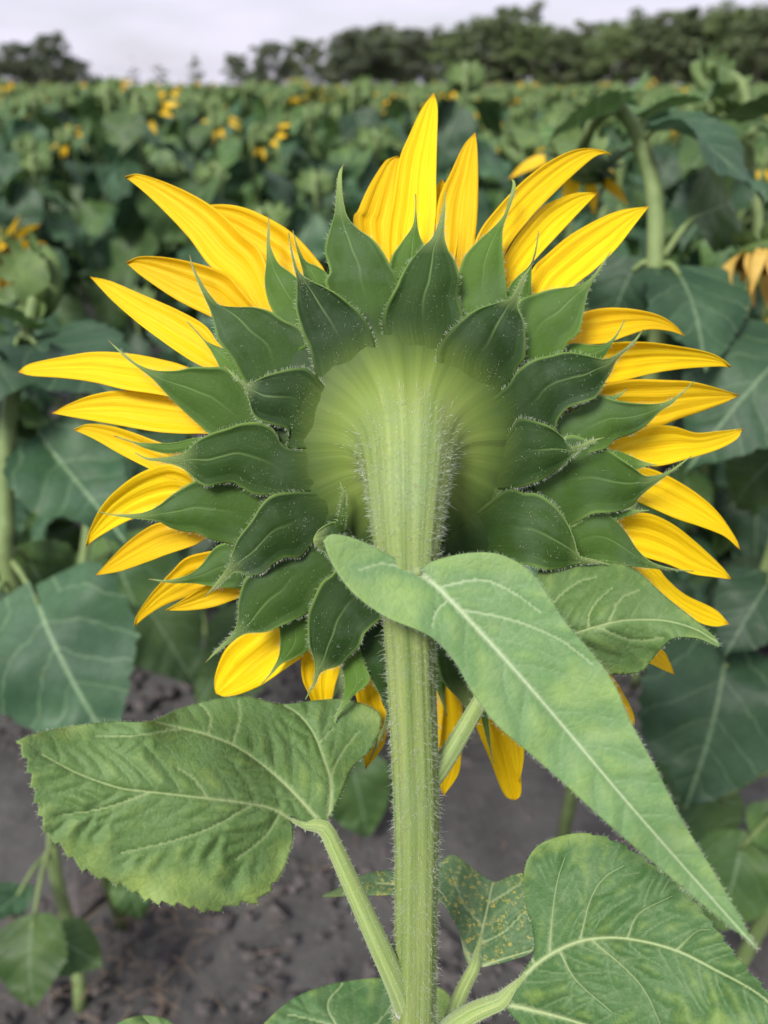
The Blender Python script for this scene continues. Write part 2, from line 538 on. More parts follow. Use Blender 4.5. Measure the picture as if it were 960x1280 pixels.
M = dict(
    petal=mat_petal(), bract=mat_bract(), stem=mat_stem(), recep=mat_receptacle(),
    leaf_pale=mat_leaf('leaf_pale_green', (0.135, 0.250, 0.088, 1), (0.240, 0.365, 0.105, 1), (0.46, 0.56, 0.33, 1), bloom=0.35, specks=0.12, retic=0.5),
    leaf=mat_leaf('leaf_mid_green', (0.100, 0.185, 0.050, 1), (0.250, 0.345, 0.085, 1), (0.36, 0.45, 0.20, 1), bloom=0.22, specks=0.65),
    leaf_dark=mat_leaf('leaf_dark_veined', (0.068, 0.150, 0.046, 1), (0.220, 0.320, 0.072, 1), (0.42, 0.51, 0.25, 1), bloom=0.22, specks=0.45),
    leaf_rust=mat_leaf('leaf_with_yellow_spots', (0.075, 0.15, 0.06, 1), (0.18, 0.27, 0.085, 1), (0.42, 0.52, 0.27, 1), bloom=0.25, specks=0.2, rust=0.85),
    hair=mat_simple('pale_plant_hair', (0.62, 0.68, 0.52, 1), (0.75, 0.80, 0.66, 1), 50, 0.5, trans=0.3),
    petiole=mat_stem('petiole_green', (0.17, 0.26, 0.06, 1), (0.36, 0.45, 0.15, 1), 0.15),
    disc=mat_simple('disc_florets', (0.10, 0.06, 0.015, 1), (0.35, 0.20, 0.02, 1), 300, 0.8, bump=0.5),
    soil=mat_soil(),
    clod=mat_simple('soil_clod', (0.050, 0.045, 0.045, 1), (0.115, 0.105, 0.10, 1), 40, 0.95, bump=0.4, spec=0.1),
    straw=mat_simple('dry_straw', (0.13, 0.095, 0.065, 1), (0.24, 0.18, 0.13, 1), 30, 0.9),
    fleaf=mat_field_leaf('field_leaf_bluish', (0.024, 0.064, 0.029, 1), (0.056, 0.118, 0.053, 1)),
    fleaf2=mat_field_leaf('field_leaf_green', (0.038, 0.090, 0.024, 1), (0.105, 0.182, 0.046, 1), bloom=0.12),
    fstem=mat_simple('field_stem', (0.12, 0.18, 0.06, 1), (0.22, 0.29, 0.11, 1), 25, 0.6),
    fback=mat_simple('field_head_green', (0.06, 0.11, 0.032, 1), (0.14, 0.21, 0.06, 1), 30, 0.6, trans=0.1),
    fpetal=mat_simple('field_petal', (0.78, 0.44, 0.008, 1), (0.92, 0.62, 0.02, 1), 30, 0.5, trans=0.3),
    wilt=mat_simple('wilted_petal', (0.55, 0.34, 0.06, 1), (0.75, 0.54, 0.15, 1), 40, 0.6, trans=0.3),
    bark=mat_simple('tree_bark', (0.06, 0.05, 0.04, 1), (0.14, 0.115, 0.09, 1), 3, 0.95),
    tleaf=mat_simple('tree_foliage_olive', (0.115, 0.170, 0.066, 1), (0.220, 0.285, 0.112, 1), 0.5, 0.7, trans=0.3),  # crown greens, all three: lightened in the colour in place of distance haze
    tleaf2=mat_simple('tree_foliage_grey_green', (0.108, 0.150, 0.070, 1), (0.200, 0.250, 0.118, 1), 0.5, 0.7, trans=0.3),
    tleaf3=mat_simple('tree_foliage_dark', (0.085, 0.115, 0.070, 1), (0.165, 0.200, 0.110, 1), 0.5, 0.7, trans=0.3),
)

# ================================================================== the setting: ground
def build_ground():
    ax = np.r_[-900, -400, -150, -60, -25, -10, np.linspace(-5, 5, 160), 10, 25, 60, 150, 400, 900]
    ay = np.r_[-300, -100, -30, -8, np.linspace(-2, 7, 150), 10, 18, 35, 70, 150, 320, 650, 1200]
    X, Y = np.meshgrid(ax, ay, indexing='ij')
    near = np.exp(-((X / 6) ** 2 + ((Y - 2) / 6) ** 2))
    Z = np.zeros_like(X)
    for k in range(26):
        fx, fy, ph = rng.normal(0, 5 + 0.5 * k), rng.normal(0, 5 + 0.5 * k), rng.uniform(0, 6.28)
        Z += 0.0032 * np.sin(fx * X + fy * Y + ph)
    Z = Z * near + 0.018 * near * np.cos((Y - 1.9) / 0.75 * 2 * np.pi)
    V = np.stack([X, Y, Z], -1).reshape(-1, 3)
    o = obj('ground', mesh('ground', V, grid_faces(len(ax) - 1, len(ay) - 1)), M['soil'])
    tag(o, kind='structure')


build_ground()


# ================================================================== far trees
class MB:
    """collects verts, faces, uv and material numbers into one mesh"""
    def __init__(s): s.v, s.f, s.m, s.uv, s.n = [], [], [], [], 0
    def add(s, V, F, mi=0, UV=None):
        V = np.asarray(V, float)
        s.v.append(V)
        s.uv.append(np.zeros((len(V), 2)) if UV is None else np.asarray(UV, float))
        s.f += [tuple(int(i) + s.n for i in f) for f in F]
        s.m += [mi] * len(F)
        s.n += len(V)
    def mesh(s, name, mats, smooth=True):
        me = mesh(name, np.vstack(s.v), s.f, smooth, np.vstack(s.uv))
        for m in mats: me.materials.append(m)
        me.polygons.foreach_set('material_index', np.asarray(s.m, np.int32))
        return me


def tree_meshes(seed, h, w, thin=False):
    g = np.random.default_rng(seed)
    tr = MB()
    n = 9
    z = np.linspace(0, h * 0.82, n)
    P = np.stack([np.cumsum(g.normal(0, 0.12, n)), np.cumsum(g.normal(0, 0.12, n)), z], 1)
    V, F, UV = tube(P, np.linspace(0.034 * h * 0.75, 0.04, n), 8)
    tr.add(V, F, 0, UV)
    cent = []
    for k in range(11 if thin else 17):
        t = g.uniform(0.15, 0.98)
        b = np.array([np.interp(t * h * 0.82, z, P[:, i]) for i in range(3)])
        a = g.uniform(0, 6.283)
        L = w * 0.5 * g.uniform(0.45, 1.0) * (1 - 0.55 * max(0, t - 0.45))
        e = b + np.array([math.cos(a) * L, math.sin(a) * L, g.uniform(0.05, 0.5) * L + 0.08 * h * t])
        m_ = (b + e) / 2 + g.normal(0, 0.15, 3)
        V, F, UV = tube(catmull([b, m_, e], 6), np.linspace(0.09, 0.025, 6), 5)
        tr.add(V, F, 0, UV)
        cent += [e, m_ * 0.4 + e * 0.6]
    cent.append(P[-1] + np.array([0, 0, 0.06 * h]))
    extra = 12 if thin else 64
    for k in range(extra):
        u = g.normal(size=3); u /= np.linalg.norm(u)
        rr = g.uniform(0.55, 1.0) * (1 + 0.18 * math.sin(5 * math.atan2(u[1], u[0]) + seed))
        cent.append(np.array([u[0] * w * 0.44 * rr, u[1] * w * 0.44 * rr, h * 0.52 + u[2] * h * 0.46 * rr]))
    V, F, MI = [], [], []
    q = 0
    for c in cent:
        cr_ = g.uniform(0.55, 1.15) * w / 9
        for j in range(34 if thin else 66):
            u = g.normal(size=3); u /= np.linalg.norm(u)
            p = c + u * cr_ * g.uniform(0.35, 1.0) ** 0.6 * np.array([1, 1, 0.72])
            nrm = u * 0.7 + g.normal(0, 0.5, 3) + np.array([0, 0, 0.3])
            nrm /= np.linalg.norm(nrm)
            t1 = np.cross(nrm, g.normal(size=3)); t1 /= np.linalg.norm(t1)
            t2 = np.cross(nrm, t1)
            s1, s2 = g.uniform(0.13, 0.30), g.uniform(0.10, 0.20)
            V += [p - t1 * s1, p - t2 * s2 + nrm * 0.03, p + t1 * s1, p + t2 * s2 + nrm * 0.03]
            F.append((q, q + 1, q + 2, q + 3)); q += 4
    return tr.mesh('trunk', [M['bark']]), mesh('crown', np.array(V), F, smooth=False)


TREES = [tree_meshes(11, 10.5, 10), tree_meshes(23, 12, 9.5), tree_meshes(31, 9.5, 11.5), tree_meshes(47, 11.5, 8.5)]
THIN = tree_meshes(59, 9.0, 6.0, thin=True)
TCROWN = {}
for i, (tr_, cr_) in enumerate(TREES + [THIN]):
    for k in ('tleaf', 'tleaf2', 'tleaf3'):
        c = cr_.copy(); c.materials.append(M[k]); TCROWN[i, k] = c


def tree(name, pi, mk, px, dist, htop_y, label, group=None, wid=1.0):
    """a tree whose top is seen at row htop_y, dist metres away"""
    tr_, _ = (TREES + [THIN])[pi]
    x = (px - 480) / FPX * dist * math.cos(R(PITCH))
    ang = math.atan((640 - htop_y) / FPX) - R(PITCH)
    top = 1.5 + dist * math.tan(ang)
    h0 = (10.5, 12, 9.5, 11.5, 9.0)[pi] * 0.98
    r = empty(name, (x, dist, -0.05), rng.uniform(0, 6.28))
    s = top / h0 * (1.12 if px > 250 and px < 700 else 1.0)
    r.scale = (s * wid, s * wid, s)
    obj('trunk', tr_, None, r)
    obj('crown', TCROWN[pi, mk], None, r)
    tag(r, label, 'tree', group)
    return r


line = [(250, 62, 205), (300, 60, 200), (345, 52, 195), (392, 50, 190), (440, 38, 186), (480, 45, 182), (520, 38, 178), (562, 40, 172),
        (600, 26, 166), (632, 24, 160), (668, 36, 155), (705, 26, 150), (742, 22, 145), (782, 20, 140), (820, 18, 136), (860, 12, 132),
        (902, 5, 128), (940, 0, 124), (985, -4, 120), (1040, -10, 116), (1100, -14, 112)]
for i, (px, ty, d) in enumerate(line):
    if px < 280: continue
    if px < 400: ty += 10
    nth = ['first', 'second', 'third', 'fourth', 'fifth', 'sixth', 'seventh', 'eighth', 'ninth', 'tenth', 'eleventh', 'twelfth', 'thirteenth', 'fourteenth', 'fifteenth', 'sixteenth', 'seventeenth', 'eighteenth', 'nineteenth', 'twentieth', 'last'][i - 1]
    mk = ['tleaf2', 'tleaf', 'tleaf2'][i % 3] if px > 560 else ['tleaf3', 'tleaf2'][i % 2]
    tree('broadleaf_tree', int(rng.integers(0, 4)), mk, px + rng.uniform(-5, 5), d + rng.uniform(-5, 5), ty + rng.uniform(-6, 8),
         '%s front tree from the left end of the blurred tree line beyond the field' % nth, 'trees of the far tree line', 1.25)
    tree('broadleaf_tree', int(rng.integers(0, 4)), mk, px + 20 + rng.uniform(-5, 5), d + 12, ty + 14 + rng.uniform(-3, 6),
         '%s rear tree from the left, showing behind the front row of the tree line' % nth, 'trees of the far tree line', 1.4)
for px, ty, d, pi, wid, lab in [(-75, 60, 150, 1, 1.3, 'dark tree at the outer left end of the left tree clump'),
                                (-15, 62, 140, 2, 1.2, 'dark round tree cut by the left edge of the photo on the horizon'),
                                (32, 50, 146, 0, 1.15, 'dark tree between two others in the left clump on the horizon'),
                                (68, 42, 142, 3, 1.2, 'tallest dark tree in the small clump on the left horizon'),
                                (10, 74, 160, 2, 1.5, 'dark low tree behind the left clump near the photo edge'),
                                (50, 70, 158, 0, 1.5, 'dark low tree behind the middle of the left clump'),
                                (84, 78, 156, 1, 1.4, 'dark low tree behind the right part of the left clump'),
                                (98, 74, 150, 2, 1.0, 'small dark tree at the right end of the left clump on the horizon')]:
    tree('broadleaf_tree', pi, 'tleaf3', px, d, ty, lab, 'trees of the left clump', wid)
tree('slender_tree', 4, 'tleaf2', 246, 215, 68, 'thin see-through tree standing alone in the gap left of the tree line', None, 0.9)
tree('slender_tree', 4, 'tleaf2', 168, 260, 84, 'smaller faint sparse tree low on the horizon near the left clump', 'faint sparse trees', 1.1)
tree('slender_tree', 4, 'tleaf2', 203, 260, 80, 'faint sparse tree low on the horizon next to the thin lone tree', 'faint sparse trees', 1.1)


# ================================================================== the sunflower field
def leaf_grid(seed, nu=14, nv=8, droop=0.5, fold=0.18, wave=0.03, width=0.46):
    """heart shaped leaf of length 1 along +Y, face up"""
    g = np.random.default_rng(seed)
    t = np.linspace(0, 1, nu + 1)[:, None] * np.ones((1, nv + 1))
    s = np.linspace(-1, 1, nv + 1)[None, :] * np.ones((nu + 1, 1))
    w = width * (np.sin(np.pi * np.clip(t, 0, 1) ** 0.62) ** 0.85) * (1 - 0.12 * t) + 0.004
    x = s * w
    y = t - 0.20 * np.abs(s) ** 1.6 * (1 - t) ** 3
    ph = g.uniform(0, 6.28, 3)
    tooth = 1 + 0.05 * np.sin(np.arange(nu + 1) * 2.6)[:, None] * (np.abs(s) > 0.9)
    x = x * tooth
    z = fold * np.abs(x) - droop * t ** 2 * 0.55 + 1.5 * wave * np.sin(9 * t + ph[0]) * np.abs(s) + wave * 0.7 * np.sin(14 * t + ph[1]) * s
    z = z + 0.010 * np.cos(2 * np.pi * 4.6 * (t - 0.95 * np.abs(x))) * np.clip(np.abs(s) * 3, 0, 1)
    ang = droop * 0.9 * t                      # bend over
    y2 = np.cumsum(np.r_[np.zeros((1, nv + 1)), np.diff(y, axis=0) * np.cos(ang[1:])], axis=0) + (y[0] - 0)
    V = np.stack([x, y2, z], -1).reshape(-1, 3)
    return V, grid_faces(nu, nv), np.stack([x, t], -1).reshape(-1, 2)


LEAFS = []
for k, (dr, fo, wa, wi) in enumerate([(0.5, 0.2, 0.045, 0.44), (0.9, 0.1, 0.055, 0.48), (0.25, 0.3, 0.05, 0.42), (1.15, 0.15, 0.065, 0.46), (0.7, -0.08, 0.055, 0.5)]):
    V, F, UV = leaf_grid(100 + k, 30, 12, dr, fo, wa, wi)
    for mk in ('fleaf', 'fleaf2'):
        me = mesh('field_leaf', V, F, True, UV)
        me.materials.append(M[mk])
        LEAFS.append(me)            # 2k bluish, 2k+1 green


def lathe(prof, n=20):
    a = np.linspace(0, 2 * np.pi, n, endpoint=False)
    V = np.array([(r * math.cos(t), r * math.sin(t), z) for r, z in prof for t in a])
    F = [(i * n + j, i * n + (j + 1) % n, (i + 1) * n + (j + 1) % n, (i + 1) * n + j) for i in range(len(prof) - 1) for j in range(n)]
    return V, F


def strap(nu, nv, length, width, bend, cup=0.2, tipw=0.0, power=0.8):
    t = np.linspace(0, 1, nu + 1)[:, None] * np.ones((1, nv + 1))
    s = np.linspace(-1, 1, nv + 1)[None, :] * np.ones((nu + 1, 1))
    w = width * (np.sin(np.pi * (0.12 + 0.88 * t) ** power) * (1 - tipw) + tipw * (1 - t)) + width * 0.02
    V = np.stack([t * length * np.cos(bend * t * 0.6), s * w, np.sin(bend * t * 0.8) * t * length * 0.8 - cup * w * s ** 2], -1)
    return V.reshape(-1, 3), grid_faces(nu, nv)


# a head faces +Z; its green back looks to -Z
RP = [(0.0005, -0.030), (0.014, -0.029), (0.030, -0.024), (0.048, -0.015), (0.060, -0.003), (0.062, 0.004), (0.055, 0.010), (0.03, 0.014), (0.0005, 0.015)]
HV, HF = lathe(RP, 20)
ME_HEAD = mesh('flower_head', HV, HF); ME_HEAD.materials.append(M['fback']); ME_HEAD.materials.append(M['disc'])
ME_HEAD.polygons.foreach_set('material_index', np.array([1 if i >= 6 * 20 else 0 for i in range(len(HF))], np.int32))
PV, PF = strap(7, 4, 0.075, 0.014, 0.5)
ME_FPET = mesh('field_petal', PV, PF); ME_FPET.materials.append(M['fpetal'])
WV, WF = strap(8, 3, 0.085, 0.010, 1.1, 0.5)
ME_WPET = mesh('wilted_petal', WV, WF); ME_WPET.materials.append(M['wilt'])
BV, BF = strap(6, 4, 0.040, 0.016, -0.9, 0.15, 0.3)
ME_FBR = mesh('field_bract', BV, BF); ME_FBR.materials.append(M['fback'])


def child(name, me, parent, mtx):
    o = bpy.data.objects.new(name, me)
    col.objects.link(o)
    o.parent = parent
    o.matrix_basis = mtx
    return o


def add_head(root, loc, facing, kind, scale=1.0, g=rng):
    """loc, facing in the plant's own frame; returns the head"""
    z = Vector(facing).normalized()
    q = z.to_track_quat('Z', 'Y')
    m = Matrix.Translation(Vector(loc)) @ q.to_matrix().to_4x4() @ Matrix.Scale(scale, 4)
    h = child('flower_head', ME_HEAD, root, m)
    nb = 13
    for k in range(nb):
        a = 2 * math.pi * (k + 0.3 * g.uniform(-1, 1)) / nb
        child('bract', ME_FBR, h, Matrix.Rotation(a, 4, 'Z') @ Matrix.Translation((0.043, 0, -0.014 + 0.004 * (k % 2))) @ Matrix.Rotation(g.uniform(-0.3, 0.5), 4, 'Y'))
    npet = {'bloom': 17, 'few': 9, 'green': 0, 'wilt': 24}[kind]
    for k in range(npet):
        a = 2 * math.pi * (k + 0.35 * g.uniform(-1, 1)) / npet
        tilt = g.uniform(-0.5, 0.3) if kind != 'wilt' else g.uniform(-1.15, -0.5)
        s = g.uniform(0.75, 1.15)
        child('petal', ME_FPET if kind != 'wilt' else ME_WPET, h,
              Matrix.Rotation(a, 4, 'Z') @ Matrix.Translation((0.053, 0, 0.004)) @ Matrix.Rotation(tilt, 4, 'Y') @ Matrix.Rotation(g.uniform(-0.4, 0.4), 4, 'X') @ Matrix.Scale(s, 4))
    return h


def frame(base, tip, nrm):
    y = Vector(tip) - Vector(base)
    L = y.length
    y.normalize()
    n = Vector(nrm)
    z = (n - y * n.dot(y)).normalized()
    x = y.cross(z)
    m = Matrix((x, y, z)).transposed().to_4x4()
    return Matrix.Translation(Vector(base)) @ m, L


def add_leaf(root, att, base, tip, nrm, me, width=1.0, prad=0.0045, sag=0.02):
    """a leaf part with its petiole as sub-part; coordinates in the plant's frame"""
    m, L = frame(base, tip, nrm)
    o = child('leaf', me, root, m @ Matrix.Diagonal((L * width, L, L, 1)))
    att, base = np.asarray(att, float), np.asarray(base, float)
    mid = (att + base) / 2 + np.array([0, 0, sag])
    V, F, UV = tube(catmull([att, mid, base], 7), np.linspace(prad * 1.25, prad * 0.8, 7), 7)
    pm = mesh('petiole', V, F, True, UV); pm.materials.append(M['fstem'])
    c = child('petiole', pm, o, Matrix.Identity(4))
    c.matrix_parent_inverse = o.matrix_basis.inverted()
    return o


def plant_spec(seed):
    g = np.random.default_rng(seed)
    H = g.uniform(1.24, 1.42)
    lean = g.normal(0, 0.05, 2)
    nst = 9
    zz = np.linspace(0, H, nst)
    st = np.stack([lean[0] * (zz / H) ** 2 + g.normal(0, 0.006, nst), lean[1] * (zz / H) ** 2 + g.normal(0, 0.006, nst), zz], 1)
    nod = g.uniform(0.35, 1.25)
    az = g.normal(0.35, 0.8)
    f = np.array([math.sin(az) * math.cos(nod), math.cos(az) * math.cos(nod), -math.sin(nod)])
    top = st[-1] + np.array([math.sin(az) * 0.035, math.cos(az) * 0.035, 0.045])
    hp = top + f * 0.03 + np.array([math.sin(az) * 0.03, math.cos(az) * 0.03, -0.01 - 0.02 * nod])
    path = catmull(np.vstack([st, top, hp]), 22)
    lv = []
    nl = int(g.integers(15, 19))
    for k in range(nl):
        t = 0.30 + 0.69 * (k + g.uniform(-0.2, 0.2)) / nl
        a = k * 2.4 + g.uniform(-0.3, 0.3)
        att = np.array([np.interp(t * H, zz, st[:, i]) for i in range(3)])
        dv = np.array([math.cos(a), math.sin(a), 0])
        pl = g.uniform(0.07, 0.14) * (1.15 - 0.5 * t)
        L = g.uniform(0.19, 0.28) * (1.15 - 0.42 * t)
        base = att + dv * pl + np.array([0, 0, pl * g.uniform(0.25, 0.8)])
        tip = base + dv * L + np.array([0, 0, -L * g.uniform(0.25, 1.2)])
        n = np.array([0, 0, 1.0]) + dv * g.uniform(0, 0.5) + g.normal(0, 0.22, 3)
        lv.append((att, base, tip, n, int(g.integers(0, 10)), g.uniform(0.9, 1.2)))
    return H, path, hp, f, lv


def near_plant(seed, kind):
    H, path, hp, f, lv = plant_spec(seed)
    r = empty('sunflower_plant')
    V, F, UV = tube(path, np.r_[np.linspace(0.0135, 0.0095, 19), 0.009, 0.011, 0.014], 9)
    me = mesh('stem', V, F, True, UV); me.materials.append(M['fstem'])
    child('stem', me, r, Matrix.Identity(4))
    for att, base, tip, n, li, wi in lv:
        add_leaf(r, att, base, tip, n, LEAFS[li], wi)
    add_head(r, hp, f, kind, 1.1, np.random.default_rng(seed))
    return r


def copy_tree(o, parent=None):
    c = o.copy()
    col.objects.link(c)
    if parent is not None: c.parent = parent
    for ch in o.children: copy_tree(ch, c)
    return c


def far_mesh(seed, kind, nu=5, nv=4):
    """the same plant as one light mesh, for rows where its parts no longer show"""
    H, path, hp, f, lv = plant_spec(seed)
    b = MB()
    V, F, UV = tube(path[::3], np.linspace(0.013, 0.010, len(path[::3])), 5)
    b.add(V, F, 1, UV)
    for att, base, tip, n, li, wi in lv:
        dr, fo, wa, wi2 = [(0.5, 0.2, 0.03, 0.44), (0.9, 0.1, 0.04, 0.48), (0.25, 0.3, 0.03, 0.42), (1.15, 0.15, 0.05, 0.46), (0.7, -0.08, 0.04, 0.5)][li // 2]
        V, F, UV = leaf_grid(100 + li, nu, nv, dr, fo, wa, wi2)
        m, L = frame(base, tip, n)
        m = np.array(m @ Matrix.Diagonal((L * wi, L, L, 1)))
        b.add(V @ m[:3, :3].T + m[:3, 3], F, 0 if li % 2 == 0 else 4, UV)
        V, F, UV = tube([att, (att + base) / 2, base], 0.004, 4, cap=False)
        b.add(V, F, 1, UV)
    q = np.array(Vector(f).to_track_quat('Z', 'Y').to_matrix())
    V, F = lathe(RP, 10)
    b.add(1.25 * V @ q.T + hp, F, 2)
    g = np.random.default_rng(seed)
    for k in range(9):
        a = 2 * math.pi * k / 9
        m = np.array(Matrix.Rotation(a, 4, 'Z') @ Matrix.Translation((0.043, 0, -0.012)))
        V, F = strap(3, 2, 0.038, 0.016, -0.9, 0.15, 0.3)
        b.add(1.25 * (V @ m[:3, :3].T + m[:3, 3]) @ q.T + hp, F, 2)
    npet = {'bloom': 15, 'few': 8, 'green': 0}[kind]
    for k in range(npet):
        a = 2 * math.pi * (k + 0.3 * g.uniform(-1, 1)) / npet
        m = np.array(Matrix.Rotation(a, 4, 'Z') @ Matrix.Translation((0.053, 0, 0.004)) @ Matrix.Rotation(g.uniform(-0.5, 0.3), 4, 'Y'))
        V, F = strap(3, 2, 0.075, 0.014, 0.5)
        b.add(1.2 * (V @ m[:3, :3].T + m[:3, 3]) @ q.T + hp, F, 3)
    return b


FM = [M['fleaf'], M['fstem'], M['fback'], M['fpetal'], M['fleaf2']]
kinds = ['green', 'few', 'green', 'green', 'green', 'bloom', 'green', 'green', 'few', 'green']
PROTO = [(900 + k, kinds[k]) for k in range(10)]
near_proto, near_used = {}, set()
far_me = [far_mesh(s, k).mesh('sunflower_plant', FM) for s, k in PROTO]

LAB = {'bloom': 'blurred sunflower with a ring of yellow petals, %s row, %s',
       'few': 'blurred sunflower with only a few yellow petals, %s row, %s',
       'green': 'blurred sunflower with a bare green head, %s row, %s'}
ROW0, ROWD = 2.05, 0.72
r_i = 0
spots = []
for r_i in range(15):
    y = ROW0 + ROWD * r_i
    half = 0.60 * y + 0.25
    n = int(2 * half / (0.40 if y < 4.5 else 0.43))
    for k in range(n + 1):
        x = -half + 2 * half * (k + rng.uniform(-0.3, 0.3)) / n
        spots.append((x, y + rng.uniform(-0.16, 0.16)))
spots += [(-1.02, 1.62), (-0.80, 1.70), (-0.55, 1.78), (0.52, 1.75), (0.72, 1.60), (0.98, 1.66), (1.2, 1.7), (-1.25, 1.66)]
cnt = 0
for x, y in spots:
    if y < 3.0 and abs(480 + x / (y * math.cos(R(PITCH)) + 0.15) * FPX - 20) < 95: continue
    pi = int(rng.choice(10, p=[.12, .08, .12, .12, .12, .05, .11, .12, .06, .10]))
    rz = rng.normal(0, 0.45)
    sc = rng.uniform(0.88, 1.13) * (0.66 if y < 1.8 else (0.80 if y < 2.4 else (0.88 if y < 3.1 else 0.955)))
    if y < 4.4:
        if pi not in near_proto:
            near_proto[pi] = near_plant(*PROTO[pi])
            o = near_proto[pi]
        else:
            o = copy_tree(near_proto[pi])
        where, g_ = ('nearest low' if y < 1.85 else ['first dense', 'second dense', 'third dense', 'fourth dense'][min(3, max(0, int(round((y - ROW0) / ROWD))))]), 'sunflower plants of the nearest dense rows'
    else:
        o = obj('sunflower_plant', far_me[pi])
        where, g_ = 'a farther', 'sunflower plants of the farther rows'
    o.location = (x, y, -0.01)
    o.rotation_euler = (rng.normal(0, 0.05), rng.normal(0, 0.05), rz)
    o.scale = (sc, sc, sc * rng.uniform(0.96, 1.04))
    side = 'left of the big flower' if x < -0.18 * y else ('right of the big flower' if x > 0.2 * y else 'behind the big flower')
    tag(o, LAB[PROTO[pi][1]] % (where, side), 'sunflower', g_)
    cnt += 1
print('field plants', cnt)


def far_field():
    """the rest of the field, too far to count: one mass of low plants"""
    protos = [far_mesh(s, k, 2, 2) for s, k in PROTO[:5]]
    arr = [(np.vstack(p.v), p.f, np.array(p.m), np.vstack(p.uv)) for p in protos]
    V, F, MI, UV, n = [], [], [], [], 0
    y = ROW0 + ROWD * 15
    g = np.random.default_rng(3)
    pts = []
    while y < 112:
        half = 0.8 * y + 4
        step = 0.45 if y < 20 else (0.8 if y < 45 else 1.6)
        for x in np.arange(-half, half, step):
            pts.append((x + g.uniform(-0.2, 0.2), y + g.uniform(-0.25, 0.25)))
        y += ROWD if y < 20 else (1.6 if y < 45 else 3.2)
    Fa = []
    for x, y in pts:
        v, f, mi, uv = arr[int(g.choice(5, p=[.3, .1, .25, .2, .15]))]
        a = g.normal(0, 0.6)
        s = g.uniform(0.84, 1.14)
        wx = 1 if y < 20 else (1.4 if y < 45 else 2.2)
        c_, s_ = math.cos(a) * s, math.sin(a) * s
        q = np.stack([(v[:, 0] * c_ - v[:, 1] * s_) * wx + x, (v[:, 0] * s_ + v[:, 1] * c_) * wx + y, v[:, 2] * s], 1)
        V.append(q); UV.append(uv); MI.append(mi)
        Fa.append((f, n))
        n += len(v)
    V = np.vstack(V)
    me = bpy.data.meshes.new('sunflower_field')
    # flat arrays, for speed
    tot, loops = [], []
    cache = {}
    for f, off in Fa:
        k = id(f)
        if k not in cache:
            cache[k] = (np.array([len(x) for x in f], np.int32), np.concatenate([np.array(x, np.int32) for x in f]))
        t, l = cache[k]
        tot.append(t); loops.append(l + off)
    tot, loops = np.concatenate(tot), np.concatenate(loops)
    me.vertices.add(len(V)); me.vertices.foreach_set('co', V.astype(np.float32).ravel())
    me.loops.add(len(loops)); me.loops.foreach_set('vertex_index', loops)
    me.polygons.add(len(tot))
    me.polygons.foreach_set('loop_start', np.r_[0, np.cumsum(tot)[:-1]].astype(np.int32))
    me.polygons.foreach_set('material_index', np.concatenate(MI).astype(np.int32))
    lay = me.uv_layers.new(name='UVMap')
    lay.data.foreach_set('uv', np.vstack(UV).astype(np.float32)[loops].ravel())
    me.update(calc_edges=True); me.validate()
    for m in FM: me.materials.append(m)
    o = obj('sunflower_field', me)
    tag(o, 'far green sunflower crop reaching to the foot of the trees', 'sunflower crop', kind='stuff')
    print('far plants', len(pts), 'faces', len(tot))


far_field()


# ================================================================== soil litter
def litter():
    g = np.random.default_rng(5)
    V, F, n = [], [], 0
    ico_v = np.array([(0, 0, 1), (1, 0, 0.1), (0.3, 0.95, -0.1), (-0.8, 0.6, 0.1), (-0.8, -0.6, -0.1), (0.3, -0.95, 0.1), (0, 0, -0.6)])
    ico_f = [(0, 1, 2), (0, 2, 3), (0, 3, 4), (0, 4, 5), (0, 5, 1), (6, 2, 1), (6, 3, 2), (6, 4, 3), (6, 5, 4), (6, 1, 5)]
    for k in range(4200):
        y = g.uniform(0.3, 3.6); x = g.uniform(-1, 1) * (0.5 + 0.55 * y)
        s = g.gamma(1.8, 0.0050) + 0.003
        a = g.uniform(0, 6.28); c, t = math.cos(a), math.sin(a)
        v = ico_v * g.uniform(0.7, 1.3, (7, 3)) * s
        v = np.stack([v[:, 0] * c - v[:, 1] * t + x, v[:, 0] * t + v[:, 1] * c + y, v[:, 2] * 0.8 + 0.004], 1)
        V.append(v); F += [tuple(i + n for i in f) for f in ico_f]; n += 7
    tag(obj('soil_clods', mesh('soil_clods', np.vstack(V), F, False), M['clod']), 'loose grey brown soil crumbs strewn over the field ground', 'soil', kind='stuff')
    b = MB()
    for k in range(330):
        if k < 90:      # trash gathered at the foot of the left background stem
            x, y = g.normal(-0.50, 0.10), g.normal(0.86, 0.10)
        else:
            y = g.uniform(0.4, 3.2); x = g.uniform(-1, 1) * (0.5 + 0.5 * y)
        L = g.uniform(0.02, 0.09); a = g.uniform(0, 6.28)
        p = np.array([x, y, 0.012 + g.uniform(0, 0.02)])
        d = np.array([math.cos(a), math.sin(a), g.normal(0, 0.15)])
        m_ = p + d * L * 0.5 + g.normal(0, 0.006, 3)
        v, f, uv = tube([p, m_, p + d * L], g.uniform(0.0006, 0.0014), 4)
        b.add(v, f, 0, uv)
    tag(obj('dry_litter', b.mesh('dry_litter', [M['straw']])), 'dry brown stalk bits and straw lying on the soil', 'litter', kind='stuff')


litter()


# ================================================================== the few plants just behind the big flower
def local(root, p):
    return np.asarray(p, float) - np.array(root.location)


